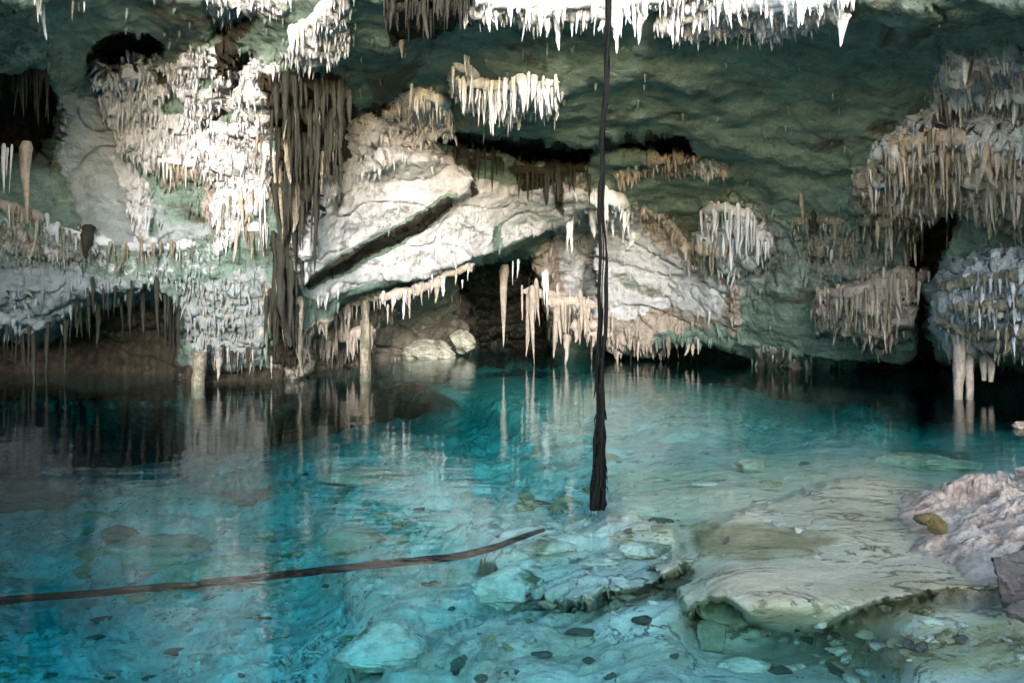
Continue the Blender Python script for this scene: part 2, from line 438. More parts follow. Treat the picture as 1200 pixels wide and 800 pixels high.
# ---- relief, pushed along the surface normal in three steps
n = facing(normals(P), P)
amp = np.clip(D0/18, .5, 1.3)
P = P + n*(fbm(P*.45, 3, 51)*.42*amp)[:, None]
n = facing(normals(P), P)
crust = np.clip(ZONE[:, 0]+.8*ZONE[:, 1]+.5*ZONE[:, 2]+.15, 0, 1.2)
smooth_slab = sstep(-10, 20, sdf([(58,102),(120,112),(146,170),(162,205),(168,292),(110,285),(70,195)], fx, fy))
smooth_slab = np.maximum(smooth_slab, 1.0*sstep(-10, 10, sdf([(395,215),(440,195),(500,165),(520,160),(700,190),(700,235),(600,300),(430,345),(350,350),(360,260)], fx, fy)))
smooth_rock = np.maximum(sstep(-8, 12, sdf([(625,296),(690,235),(750,245),(810,290),(870,326),(864,392),(720,385),(650,350)], fx, fy)), sstep(-6, 8, sdf([(436,345),(540,335),(562,385),(545,422),(436,424)], fx, fy)))
smooth_slab = np.maximum(smooth_slab, smooth_rock)
crust = crust*(1-.9*smooth_slab)
Q = P*np.array([1, 1, .55])
algae = 1-np.clip(ZONE.max(1)*1.6, 0, 1)
d2 = ridged(Q*1.1, 3, 61)*.16*(.15+.8*crust) + fbm(P*np.array([1,1,2.2])*1.3, 4, 66)*.22*(1-.7*smooth_slab)*(1-.45*algae) - .22*smooth_rock*sstep(.05, .0, np.abs(perlin(np.stack([P[:,0]*.28, P[:,1]*.2, P[:,2]*1.0+P[:,0]*.5], 1), 84)))
P = P + n*d2[:, None]
n = facing(normals(P), P)
d3 = fbm(P*np.array([3.0, 3.0, 1.5]), 4, 71)*.18*crust + fbm(P*np.array([4., 4., 6.]), 3, 76)*.07*(1-.65*algae) + np.abs(perlin(P*np.array([4.2,4.2,3.]), 79))*.13*crust + ridged(P*np.array([7.5,7.5,4.5]), 2, 80)*.07*crust - .10*(1-algae)*sstep(.05, .0, np.abs(perlin(P*np.array([.9,.9,1.5]), 83)))
infr = ((fx > -80) & (fx < 1290) & (fy > -60) & (fy < 480))
P = P + n*(d3*np.where(infr, 1, .3))[:, None]
n = facing(normals(P), P)
d4 = fbm(P*np.array([9., 9., 6.]), 3, 77)*.055*(.15+crust) + np.abs(perlin(P*14, 78))*.06*crust
P = P + n*(d4*np.where(infr, 1, .0))[:, None]
# ragged rim
top = fy < -440
P[:, 2] += np.where(top, fbm(np.stack([fx*.006, fy*.002, fx*0], 1), 3, 91)*.5, 0)
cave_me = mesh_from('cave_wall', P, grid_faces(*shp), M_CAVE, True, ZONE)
cave = link('cave_wall', cave_me); tag(cave, 'limestone cave wall and roof, green with algae and patched with white flowstone', 'cave wall', kind='structure')

# look-up from a direction to the finished rock
pxx = 600+P[:, 0]/P[:, 1]*F; pyy = HY-(P[:, 2]-H)/P[:, 1]*F
_sel = np.where(infr)[0]
KD = KDTree(len(_sel))
for k, i in enumerate(_sel): KD.insert((pxx[i], pyy[i], 0), int(i))
KD.balance()
def wall_at(x, y, k=5):
    r = KD.find_n((x, y, 0), k)
    return min(P[i, 1] for _, i, _ in r)
def zone_at(x, y):
    return ZONE[KD.find((x, y, 0))[1]]
def at(x, y, D): return Vector(((x-600)/F*D, D, H-(y-HY)/F*D))

# ---- unseen wall added behind the camera to keep the low sun off the pool
def sun_block_wall():
    a = np.radians(np.linspace(150, 392, 150)); zz = np.linspace(-.5, 1, 26)
    A, T = np.meshgrid(a, zz)
    hgt = 3.8 + fbm(np.stack([A.ravel()*3, A.ravel()*0, A.ravel()*0], 1), 3, 7).reshape(A.shape)*1.1
    R = 12 + 1.2*T**2
    X = R*np.cos(A)*1.15; Y = 2+R*np.sin(A)*.85
    Z = np.where(T < 0, T*3, T*hgt)
    V = np.stack([X.ravel(), Y.ravel(), Z.ravel()], 1)
    V += (fbm(V*.6, 4, 8)*.8)[:, None]*np.stack([np.cos(A).ravel(), np.sin(A).ravel(), 0*A.ravel()], 1)
    w = np.zeros((len(V), 4)); w[:, 1] = .7; w[:, 2] = .5
    me = mesh_from('sun_blocking_wall', V, grid_faces(*A.shape), M_CAVE, True, w)
    return tag(link('sun_blocking_wall', me), 'unseen rough limestone wall added behind the bank to block low sun', 'cave wall', kind='structure')
sun_block_wall()

# ------------------------------------------------------------------ lake bed (apparent depth along each line of sight)
BD = [(1000,560,.22),(1000,610,.22),(900,690,.20),(860,600,.24),(1100,690,.2),(900,775,.55),(1100,775,.26),(1120,735,.2),(1180,750,.2),(1250,775,.2),(1000,800,.5),(1150,800,.32),(750,600,.25),(740,690,.4),
 (600,620,.45),(600,760,.62),(480,700,.8),(470,790,.8),(330,700,1.45),(320,790,1.4),(120,780,1.8),(40,700,2.1),(200,610,1.4),(60,610,1.8),(40,530,2.4),
 (280,540,1.8),(430,550,1.0),(350,575,1.35),(560,560,.8),(690,540,.5),(840,540,.42),(980,530,.3),(1130,520,.7),(1190,530,.5),(620,480,.5),(600,455,.45),(530,505,1.3),(480,480,2.2),
 (100,470,2.6),(250,480,2.6),(380,480,2.2),(800,470,.55),(1000,480,.7),(1100,480,1.8),(1000,455,2.2),(850,450,.8),(600,415,1.1),(900,400,4),(200,420,4),(1200,480,1.8),(1150,600,.08),(1230,610,.0),(1230,690,.08),(700,460,.5),(520,455,.55)]
BDa = np.array(BD, float)
def bed_depth(x, y):
    X = x[:, None]-BDa[None, :, 0]; Y = (y[:, None]-BDa[None, :, 1])*1.9
    w = 1/(X*X+Y*Y+900.)**1.6
    d = (w*BDa[None, :, 2]).sum(1)/w.sum(1)
    return d*(1+.6*sstep(520, 150, x)*sstep(860, 620, y))*(1-.45*sstep(700, 900, x)*sstep(520, 560, y)*sstep(760, 700, y))
LEDGE = [(806,722),(822,708),(850,705),(880,728),(905,742),(935,742),(962,738),(1000,716),(1040,702),(1080,694),(1120,690),(1165,692),(1215,680),(1400,650),(1400,600),(1000,560),(860,600),(800,640),(760,660),(790,690)]
LEDGE2 = [(560,655),(580,630),(640,612),(720,600),(790,620),(800,668),(770,680),(720,690),(690,712),(640,700),(600,672)]
xs = lines([(-3600, -120, 240), (-120, 1322, 3.4), (1322, 4900, 240)])
ys = 1/np.linspace(1/26., 1/1150., 330)  # placeholder spacing, replaced below
ys = lines([(372, 440, 2.2), (440, 560, 1.6), (560, 830, 2.4), (830, 1150, 20)])
bx, by = np.meshgrid(xs, ys); bshp = bx.shape
qx, qy = bx.ravel(), by.ravel()
bd = bed_depth(qx, qy)
wq = fbm(np.stack([qx*.02, qy*.035, qx*0], 1), 4, 120)*11
wl = wq*.45+perlin(np.stack([qx*.11, qy*.14, qx*0], 1), 9)*5
lm = sstep(-1.5, 1.5, sdf(LEDGE, qx, qy)+wl)
below = sstep(735, 700, qy)
bd = bd - .10*lm*sstep(900, 640, qy) + .10*sstep(3, -3, sdf(LEDGE, qx, qy)+wq)*sstep(690, 720, qy)*sstep(780, 830, qx)*sstep(1080, 1000, qx)
l2 = sstep(-2, 2, sdf(LEDGE2, qx, qy)+wq)
bd = bd - .12*l2
# the rock is hollowed out under the front of both ledges
o1 = -(sdf(LEDGE, qx, qy)+wl); o2 = -(sdf(LEDGE2, qx, qy)+wq)
bd = bd + .17*np.where(o1 > 0, np.exp(-np.clip(o1, 0, None)/13), 0)*sstep(688, 706, qy)*sstep(1190, 1120, qx)*sstep(800, 815, qx)
bd = bd + .20*np.where(o2 > 0, np.exp(-np.clip(o2, 0, None)/8), 0)*sstep(655, 670, qy)
Dd = F*(H+bd)/(qy-HY)
B0 = np.stack([(qx-600)/F*Dd, Dd, -bd], 1)
right = sstep(560, 1000, qx)*sstep(500, 540, qy)
zz = fbm(B0*np.array([.5, .5, 0]), 3, 130)*.14 + fbm(B0*np.array([1.6, 2.6, 0]), 4, 133)*.07
strata = ridged(np.stack([B0[:, 0]*.7+B0[:, 1]*.25, B0[:, 1]*4.2, 0*qx], 1), 3, 137)
def terrace(h, st):
    q = h/st; k = np.floor(q); return (k+sstep(.72, 1.0, q-k))*st
tq = np.stack([B0[:, 0]*.55+B0[:, 1]*.12, B0[:, 1]*1.1, 0*qx], 1)
th = fbm(tq, 4, 171)*.55+fbm(tq*np.array([3.2, 4.2, 1]), 4, 175)*.14
zz += (terrace(th, .11)-.25*th)*.85*np.where(qy < 470, .4, 1)*(1-right)
zz += strata*.03*right*sstep(740, 690, qy)
zz += (ridged(np.stack([B0[:, 0]*1.6+B0[:, 1]*.5, B0[:, 1]*9.5-B0[:, 0]*.6, 0*qx], 1), 3, 181)*.008+fbm(B0*np.array([5, 9, 0]), 4, 183)*.022)*sstep(450, 900, qx)*sstep(760, 700, qy) + (1-right)*np.clip(fbm(B0*np.array([2.2, 3.0, 0]), 4, 141), 0, 1)*.14
zz += fbm(B0*np.array([7, 9, 0]), 3, 145)*.022
zz *= np.where(qy < 460, .6, 1)*(1-.82*right)
B0[:, 2] += zz
# shore: the bed climbs out of the water under the camera
sh = sstep(3.3, 1.9, B0[:, 1])
B0[:, 2] = B0[:, 2]*(1-sh)+sh*.12
OL = np.zeros((len(B0), 4))
wz = fbm(np.stack([qx*.03, qy*.06, qx*0], 1), 4, 150)*9
def accz(Z):
    a = np.zeros_like(qx)
    for poly, e, k in Z: a = np.maximum(a, k*sstep(-e, e, sdf(poly, qx, qy)+wz))
    return a
OL[:, 0] = accz([([(800,612),(860,605),(930,618),(985,630),(960,650),(880,660),(815,650)], 14, .95), ([(930,590),(1060,590),(1050,625),(960,615)], 14, .5),
                 ([(860,690),(1060,668),(1170,670),(1165,692),(1000,716),(935,742),(880,730)], 12, .55), ([(960,748),(1200,715),(1280,800),(980,800)], 22, .8),
                 ([(640,735),(800,745),(900,800),(560,800)], 30, .55), ([(370,540),(470,540),(480,566),(380,568)], 10, .8), ([(380,610),(520,600),(580,640),(430,660)], 16, .45),
                 ([(400,720),(520,730),(520,800),(400,790)], 20, .6), ([(230,610),(330,610),(330,640),(230,650)], 12, .5)])
OL[:, 1] = accz([([(690,545),(900,530),(1160,545),(1220,600),(1210,750),(800,745),(750,640)], 30, .62), ([(980,560),(1160,565),(1200,600),(1180,690),(1090,660),(1040,620)], 16, .9), ([(800,560),(980,555),(1000,600),(820,590)], 20, .5), ([(900,650),(1080,640),(1120,665),(900,690)], 20, .5)])
OL[:, 3] = accz([([(1030,520),(1140,525),(1140,560),(1050,548)], 8, .6), ([(250,570),(320,572),(316,590),(262,592)], 6, .7), ([(0,560),(60,560),(50,585),(0,590)], 10, .5)])
def bed_material():
    m, nt, p = newmat('pale lake bed stone')
    geo = N(nt, 'ShaderNodeNewGeometry'); pos = geo.outputs['Position']
    at_ = N(nt, 'ShaderNodeAttribute', _attribute_name='zone')
    sep = N(nt, 'ShaderNodeSeparateColor'); nt.links.new(at_.outputs['Color'], sep.inputs[0])
    n1 = noise_node(nt, pos, .9, 9, .68); n2 = noise_node(nt, mapping(nt, pos, (1.2, 1.9, 1)), 2.6, 9, .72, .3)
    n3 = noise_node(nt, pos, 14, 7, .68); n4 = noise_node(nt, pos, 60, 4, .6)
    f = math_n(nt, 'ADD', math_n(nt, 'MULTIPLY', n1, .45), math_n(nt, 'MULTIPLY', n2, .55))
    col = ramp(nt, f, [(.31, (.13, .13, .09)), (.40, (.36, .355, .29)), (.50, (.58, .57, .49)), (.64, (.76, .74, .66))])
    ed = math_n(nt, 'MULTIPLY', math_n(nt, 'SUBTRACT', n2, .5), 1.1)
    def lay(col, w, c1, c2, a, b):
        fc = mrange(nt, math_n(nt, 'ADD', w, ed), a, b)
        return mix(nt, fc, col, mix(nt, n3, c1, c2))
    nm = noise_node(nt, pos, .55, 6, .6)
    col = mix(nt, mrange(nt, nm, .54, .74), col, mix(nt, n3, (.24, .23, .14), (.58, .55, .41)))
    col = lay(col, sep.outputs[1], (.50, .43, .28), (.84, .74, .53), .25, .7)
    col = lay(col, sep.outputs[0], (.19, .155, .07), (.46, .40, .23), .3, .95)
    col = lay(col, at_.outputs['Alpha'], (.07, .065, .055), (.18, .16, .13), .35, .75)
    nk = noise_node(nt, mapping(nt, pos, (.6, 1.3, 1)), 1.9, 8, .66, .7)
    ckb = math_n(nt, 'ABSOLUTE', math_n(nt, 'SUBTRACT', nk, .5))
    crk = math_n(nt, 'MULTIPLY', math_n(nt, 'SUBTRACT', 1.0, mrange(nt, ckb, .004, .02)), mrange(nt, n1, .45, .58))
    col = mix(nt, math_n(nt, 'MULTIPLY', crk, .75), col, (.06, .055, .035))
    sp = mrange(nt, n3, .58, .68)
    col = mix(nt, math_n(nt, 'MULTIPLY', sp, .6), col, (.10, .10, .07))
    nt.links.new(col, p.inputs['Base Color'])
    p.inputs['Roughness'].default_value = .85; p.inputs['Specular IOR Level'].default_value = .15
    b = bump(nt, n2, .09, 1.0); b = bump(nt, n3, .05, .9, b); b = bump(nt, math_n(nt, 'SUBTRACT', 1.0, crk), .04, .9, b); b = bump(nt, n4, .008, .7, b)
    nt.links.new(b, p.inputs['Normal'])
    return m
M_BED = bed_material()
bed = link('lake_bed', mesh_from('lake_bed', B0, grid_faces(*bshp), M_BED, True, OL))
tag(bed, 'pale limestone lake bed seen through clear turquoise water', 'lake bed', kind='structure')
_selb = np.where((qx > -100) & (qx < 1300))[0]
bpx = 600+B0[:, 0]/B0[:, 1]*F; bpy_ = HY-(B0[:, 2]-H)/B0[:, 1]*F
KB = KDTree(len(_selb))
for i in _selb: KB.insert((bpx[i], bpy_[i], 0), int(i))
KB.balance()
def bed_at(x, y): return Vector(B0[KB.find((x, y, 0))[1]])

# bank under the camera, reaching back to the added sun blocking wall and on to the horizon
gxx, gyy = np.meshgrid(np.concatenate([[-300, -80], np.linspace(-16, 16, 90), [80, 300]]), np.concatenate([[-400, -90], np.linspace(-12, 2.6, 50)]))
gz = .16+.10*fbm(np.stack([gxx.ravel()*.8, gyy.ravel()*.8, gxx.ravel()*0], 1), 4, 160)+np.clip(-gyy.ravel(), 0, 10)*.05
gz = np.where(gyy.ravel() > 1.9, gz-(gyy.ravel()-1.9)*.6, gz)
ow = np.zeros((gz.size, 4)); ow[:, 1] = .6
bank = link('ground', mesh_from('ground', np.stack([gxx.ravel(), gyy.ravel(), gz], 1), grid_faces(*gxx.shape), M_BED, True, ow))
tag(bank, 'pale stony bank in front of the pool', 'ground', kind='structure')

# ------------------------------------------------------------------ water
def water_material():
    m = bpy.data.materials.new('clear turquoise water'); m.use_nodes = True
    nt = m.node_tree; nt.nodes.clear()
    out = N(nt, 'ShaderNodeOutputMaterial')
    tr = N(nt, 'ShaderNodeBsdfTransparent'); gl = N(nt, 'ShaderNodeBsdfGlossy'); gl.inputs['Roughness'].default_value = 0.0
    geo = N(nt, 'ShaderNodeNewGeometry')
    n1 = noise_node(nt, mapping(nt, geo.outputs['Position'], (.8, 1.5, 1)), 1.1, 3, .5, .3)
    n2 = noise_node(nt, mapping(nt, geo.outputs['Position'], (1, 2.0, 1)), 5.0, 3, .55, .2)
    b = bump(nt, n1, .02, .5); b = bump(nt, n2, .0045, .5, b)
    nt.links.new(b, gl.inputs['Normal'])
    lw = N(nt, 'ShaderNodeLayerWeight'); lw.inputs['Blend'].default_value = .5
    f5 = math_n(nt, 'POWER', lw.outputs['Facing'], 5.0)
    fr = math_n(nt, 'ADD', math_n(nt, 'MULTIPLY', f5, .84), .02, True)
    ms = N(nt, 'ShaderNodeMixShader')
    nt.links.new(fr, ms.inputs[0]); nt.links.new(tr.outputs[0], ms.inputs[1]); nt.links.new(gl.outputs[0], ms.inputs[2])
    nt.links.new(ms.outputs[0], out.inputs['Surface'])
    va = N(nt, 'ShaderNodeVolumeAbsorption'); va.inputs['Density'].default_value = .37
    va.inputs['Color'].default_value = (0.0, .825, .875, 1)
    nt.links.new(va.outputs[0], out.inputs['Volume'])
    return m
wv = [(-26, -3, -7), (26, -3, -7), (26, 44, -7), (-26, 44, -7), (-26, -3, 0), (26, -3, 0), (26, 44, 0), (-26, 44, 0)]
wf = [(0, 3, 2, 1), (4, 5, 6, 7), (0, 1, 5, 4), (1, 2, 6, 5), (2, 3, 7, 6), (3, 0, 4, 7)]
water = link('water', mesh_from('water', wv, wf, water_material(), False))
tag(water, 'still clear turquoise water filling the cave pool', 'water', kind='structure')

# ------------------------------------------------------------------ stalactites
rng = random.Random(4)
def stalactite_mesh(seed, blunt, flat, knob):
    """unit stalactite: hangs from z = 0.12 down to z = -1, radius about 1 at its root"""
    nr, ns = 15, 11
    r_ = np.random.RandomState(seed)
    t = np.linspace(0, 1, nr)
    prof = (1-t**(1.0+blunt))**.85
    prof = prof*(1+.35*np.exp(-t*9)); prof[0] *= .45; prof[1] *= .95
    V = []; ph = r_.rand()*6
    bend = r_.normal(size=2)*.5
    for i, tt in enumerate(t):
        z = .14-1.14*tt
        a = np.linspace(0, 2*np.pi, ns, endpoint=False)
        c = np.stack([np.cos(a), np.sin(a), np.full(ns, tt*3.0)], 1)
        nz = perlin(c*1.3+seed*7.3, seed)*.75+perlin(c*2.9+seed*3.1, seed+1)*knob*1.6
        r = prof[i]*(1+nz*(.4+tt))
        wob = np.array([math.sin(tt*4+ph)*.18+bend[0]*tt*tt, math.cos(tt*3.3+ph)*.18+bend[1]*tt*tt])
        for k in range(ns):
            V.append((wob[0]+r[k]*math.cos(a[k]), wob[1]+r[k]*math.sin(a[k])*flat, z))
    Fq = []
    for i in range(nr-1):
        for k in range(ns):
            Fq.append((i*ns+k, (i+1)*ns+k, (i+1)*ns+(k+1) % ns, i*ns+(k+1) % ns))
    return np.array(V), np.array(Fq)
SHAPES = [stalactite_mesh(s, *q) for s, q in enumerate([(.0, .9, .2), (.4, .7, .3), (.9, .8, .35), (-.2, 1, .15), (.3, .6, .4), (1.6, .8, .3), (.1, .8, .4), (.6, 1, .25), (2.6, .9, .3), (3.4, 1, .25), (1.2, .45, .5)])]
PROTO = {}
def proto(mat, k):
    if (mat, k) not in PROTO:
        V, Fq = SHAPES[k]
        PROTO[mat, k] = mesh_from('stalactite', V, Fq, M[mat])
    return PROTO[mat, k]
SRC = {}
def add_stalactite(parent, top, L, R, mat, name='stalactite'):
    k = rng.randrange(len(SHAPES))
    key = (mat, k, name)
    if key not in SRC:
        o = link(name, proto(mat, k)); SRC[key] = o
    else:
        o = SRC[key].copy(); COL.objects.link(o)
    o.parent = parent
    o.location = Vector(top)-(parent.location if parent else Vector())
    o.rotation_euler = (rng.gauss(0, .035), rng.gauss(0, .035), rng.random()*6.28)
    o.scale = (R, R, L)
    return o
def blob_mesh(pts, radii, mat, seed, down=1.3):
    """lumpy flowstone body that follows a line of points; each radius per point"""
    pts = np.array(pts); n_ = len(pts); ns = 14
    V = []
    for i in range(n_):
        tdir = pts[min(i+1, n_-1)]-pts[max(i-1, 0)]; tdir /= np.linalg.norm(tdir)+1e-9
        side = np.cross(tdir, [0, 0, 1.]); side /= np.linalg.norm(side)+1e-9
        up = np.cross(side, tdir)
        for k in range(ns):
            a = 2*math.pi*k/ns
            V.append(pts[i]+radii[i]*(math.cos(a)*side+math.sin(a)*up*down))
    V = np.array(V)
    c = np.repeat(pts, ns, 0); d = V-c
    V = c+d*(1+fbm(V*np.array([3.5, 3.5, 1.8]), 3, seed)*.9)[:, None]
    Fq = []
    for i in range(n_-1):
        for k in range(ns): Fq.append((i*ns+k, i*ns+(k+1) % ns, (i+1)*ns+(k+1) % ns, (i+1)*ns+k))
    return V, Fq
def curtain(name, label, cat, rows, mat, group=None, body=True, mats=None, seed=0):
    """rows: (polyline in photo coordinates, count, shortest px, longest px, width px, depth or None)"""
    first = rows[0][0]
    c0 = first[len(first)//2]
    D_ = rows[0][5] or wall_at(c0[0], c0[1])
    root = empty(name, at(c0[0], c0[1], D_)); tag(root, label, cat, group)
    rl = np.random.RandomState(seed+17)
    bodies = []
    for poly, cnt, l0, l1, wpx, dep in rows:
        cnt = int(round(cnt*1.45)) if cnt > 3 else cnt
        poly = np.array(poly, float)
        seg = np.hypot(*np.diff(poly, axis=0).T); cum = np.concatenate([[0], np.cumsum(seg)])
        def along(t):
            s = t*cum[-1]; return np.interp(s, cum, poly[:, 0]), np.interp(s, cum, poly[:, 1])
        if body and cum[-1] > 12:
            m_ = max(5, int(cum[-1]/5)); pts, rad = [], []
            for i in range(m_):
                x, y = along(i/(m_-1)); D = dep or wall_at(x, y)
                p = at(x, y-1, D+.04); pts.append(np.array(p))
                rad.append((.36*wpx/F*D+.03)*(.25 if i in (0, m_-1) else .8+.5*rl.rand()))
            bodies.append(blob_mesh(pts, rad, mat, seed+len(bodies)))
        env = rl.rand(6)
        for i in range(cnt):
            t = (i+.5)/cnt+rl.normal()*.5/cnt*3 if cnt > 3 else (i+.5)/cnt
            if cnt > 6 and perlin(np.array([[t*cnt*.35+seed*3.7, seed*1.3, .5]]), seed)[0] < -.28 and rl.rand() < .8: continue
            t = min(max(t, 0.0), 1.0)
            x, y = along(t)
            y += rl.normal()*6 if cnt > 3 else 0
            e = np.interp(t, np.linspace(0, 1, 6), env)
            L = l0*.7+(l1-l0*.7)*(.3*e+.7*rl.rand()**2.6)
            D = dep or min(wall_at(x, y), wall_at(x, y+L*.4)+.25)
            D += rl.uniform(-.12, .05)
            Lm = L/F*D; R = wpx*.72/F*D*.5*rl.uniform(.4, 1.25)*(1.7 if rl.rand() < .14 else 1)*(.6+.5*np.clip((L-l0)/(l1-l0+1e-6), 0, 1))
            add_stalactite(root, at(x, y-.06*L, D), Lm*1.06, R, (mats[rl.randint(len(mats))] if mats else mat))
    for v, f in bodies:
        link('flowstone', mesh_from('flowstone', v-np.array(root.location), f, M[mats[0] if mats else mat]), root)
    return root
S_ = 'stalactite curtain'
curtain('stalactite_curtain', 'bright white stalactite fringe along the ceiling edge, crossed by the hanging root', S_,
 [([(552,-4),(600,2),(640,4),(700,2),(760,-2),(800,-8)], 46, 16, 46, 11, None), ([(540,10),(560,14),(590,14)], 9, 10, 24, 9, None), ([(620,14),(680,16),(735,12)], 20, 16, 42, 9, None)], 'white', seed=1)
curtain('stalactite_curtain', 'bright white stalactite fringe on the ceiling right of the hanging root', S_,
 [([(782,26),(830,16),(870,4),(930,-2),(1000,-10)], 44, 14, 34, 11, None), ([(800,12),(850,2),(900,8),(945,6),(985,-4)], 36, 14, 30, 10, None)], 'white', seed=2)
curtain('stalactite_curtain', 'dense blackish brown stalactite mass at the top of the ceiling', S_,
 [([(452,-12),(500,-10),(556,-14)], 26, 30, 52, 9, None), ([(450,6),(500,10),(550,2)], 24, 22, 44, 9, None)], 'brown', seed=3)
curtain('stalactite_curtain', 'isolated white stalactite cluster hanging from the green ceiling above the dark slot', S_,
 [([(530,90),(570,100),(620,100),(656,96)], 26, 24, 46, 9, None), ([(530,74),(548,80),(562,90)], 8, 14, 40, 7, None), ([(545,112),(570,108),(590,124)], 12, 20, 52, 9, None), ([(592,104),(612,88),(640,108)], 14, 16, 50, 9, None), ([(575,132),(592,128),(610,134)], 7, 20, 40, 8, None), ([(628,126),(645,120),(655,128)], 8, 16, 34, 8, None)], 'white', seed=4)
curtain('stalactite_curtain', 'row of white spikes topping the big pale rock face', S_,
 [([(468,112),(500,110),(528,124)], 14, 16, 36, 9, None), ([(520,130),(530,140)], 5, 14, 26, 7, None)], 'white', seed=5)
curtain('stalactite_curtain', 'upper part of the dark mossy hanging drapery left of the pale rock face', S_,
 [([(322,92),(360,96),(410,112)], 24, 34, 84, 14, 14.9), ([(318,130),(360,136),(402,150)], 24, 40, 95, 14, 15.3), ([(326,168),(350,172),(385,182)], 16, 40, 95, 13, 15.6)], 'brown', mats=['brown', 'brown', 'brown', 'brown', 'brown', 'mossy'], seed=6)
curtain('stalactite_curtain', 'long lower strands of dark drapery reaching almost to the water', S_,
 [([(322,220),(345,222),(372,232)], 16, 60, 125, 15, 16.2), ([(318,290),(335,294),(356,300)], 14, 60, 125, 15, 16.7), ([(312,350),(330,352),(350,360)], 14, 50, 92, 14, 17.2)], 'brown', mats=['brown', 'brown', 'brown', 'mossy'], seed=7)
curtain('stalactite_curtain', 'small row of thin pale stalactites under the white wall patch on the left', S_,
 [([(180,188),(200,190),(232,192)], 15, 14, 44, 6, None)], 'mossy', mats=['white', 'tan', 'mossy'], seed=8)
curtain('stalactite_curtain', 'streaky white and brown flowstone fringe left of the dark drapery', S_,
 [([(262,228),(290,230),(322,226)], 18, 24, 66, 7, None), ([(250,262),(285,268),(318,264)], 16, 22, 56, 7, None), ([(300,170),(320,180),(330,210)], 10, 20, 50, 7, None)], 'mossy', mats=['white', 'mossy', 'mossy', 'tan'], seed=9)
curtain('stalactite_curtain', 'tan stalactite fringe at the left edge under the dark pocket', S_,
 [([(-15,238),(20,246),(58,262)], 16, 20, 50, 8, None)], 'mossy', mats=['tan', 'mossy', 'white'], seed=10)
curtain('stalactite_curtain', 'whitish drips along the bulging left wall above the dark undercut', S_,
 [([(55,268),(90,276),(135,288)], 18, 18, 46, 8, None), ([(140,292),(180,290),(230,286)], 16, 14, 36, 8, None)], 'grey', mats=['grey', 'mossy', 'mossy'], seed=11)
curtain('stalactite_curtain', 'dark mossy fringe inside the pocket at the left edge', S_,
 [([(-20,76),(20,82),(58,92)], 18, 36, 80, 9, 15.2)], 'brown', seed=12)
curtain('stalactite_curtain', 'two short pale stalactites hanging in the left pocket beside the long tan one', S_,
 [([(2,178),(16,180)], 3, 36, 54, 8, 16.2)], 'white', body=False, seed=13)
curtain('stalactite_curtain', 'sunlit tan curtain of columns reaching the water at the grotto entrance', S_,
 [([(332,392),(372,366),(410,352)], 18, 34, 70, 10, 20.3), ([(338,412),(380,396),(440,388)], 20, 24, 44, 11, 20.6), ([(400,358),(430,350),(446,348)], 8, 24, 50, 9, 20.4)], 'tan', seed=14)
curtain('stalactite_curtain', 'small pale stalactites under the slanting lip of the grotto roof', S_,
 [([(444,350),(480,342),(520,330)], 17, 14, 36, 8, 20.0), ([(505,328),(530,318),(556,312)], 10, 8, 24, 7, 20.1)], 'tan', mats=['tan', 'white'], seed=15)
curtain('stalactite_curtain', 'cluster of long sunlit tan stalactites in the middle of the grotto mouth', S_,
 [([(612,342),(640,346),(668,352)], 10, 34, 72, 9, 23.2), ([(640,356),(670,352),(700,360)], 11, 30, 58, 9, 23.0), ([(668,384),(690,382),(712,388)], 9, 18, 32, 9, 23.2), ([(690,392),(706,394),(718,392)], 6, 12, 24, 8, 23.0)], 'tan', seed=16)
curtain('stalactite_curtain', 'white stalactites at the lit gap beside the pale rock edge', S_,
 [([(598,312),(610,306)], 2, 26, 42, 8, 22.8), ([(634,326),(642,324)], 2, 30, 44, 8, 22.9), ([(664,262),(670,258)], 2, 30, 52, 10, 22.0)], 'white', body=False, seed=17)
curtain('stalactite_curtain', 'bluish white flowstone drape with a long point on the green right wall', S_,
 [([(822,248),(850,244),(884,256)], 16, 26, 52, 9, None), ([(846,268),(870,270),(902,280)], 14, 22, 52, 8, None), ([(856,286),(859,287)], 1, 44, 46, 11, None)], 'grey', seed=18)
curtain('stalactite_curtain', 'tan stalactites beneath the bluish drape, over a green ledge', S_,
 [([(796,292),(815,290),(850,300)], 13, 18, 38, 9, None)], 'tan', mats=['tan', 'mossy'], seed=19)
curtain('stalactite_curtain', 'broad tan stalactite curtain high on the right wall', S_,
 [([(1042,196),(1080,186),(1130,182),(1190,190)], 26, 28, 62, 13, None), ([(1070,216),(1110,212),(1160,214),(1205,220)], 24, 30, 64, 13, None), ([(1040,170),(1080,165),(1140,160)], 14, 16, 36, 12, None)], 'tan', mats=['tan', 'tan', 'mossy'], seed=20)
curtain('stalactite_curtain', 'greyish stalactite tuft left of the broad tan curtain', S_,
 [([(1018,186),(1040,176),(1062,186)], 12, 24, 48, 11, None), ([(1020,214),(1040,212),(1062,216)], 11, 22, 46, 10, None)], 'mossy', mats=['grey', 'tan', 'mossy'], seed=21)
curtain('stalactite_curtain', 'ragged brown fringe between the broad tan curtain and the hanging chandelier', S_,
 [([(1005,258),(1040,262),(1080,262)], 18, 20, 44, 9, None), ([(1060,282),(1090,272),(1112,268)], 12, 24, 50, 9, None)], 'mossy', mats=['mossy', 'tan', 'brown'], seed=22)
curtain('stalactite_curtain', 'tan chandelier of stalactites narrowing to one low point', S_,
 [([(956,350),(975,344),(990,348)], 9, 24, 42, 9, None), ([(990,346),(1040,332),(1088,324)], 26, 26, 62, 10, None), ([(1008,366),(1035,362),(1052,364)], 10, 22, 40, 9, None), ([(1034,384),(1037,384)], 1, 32, 34, 11, None)], 'tan', mats=['tan', 'tan', 'mossy'], seed=23)
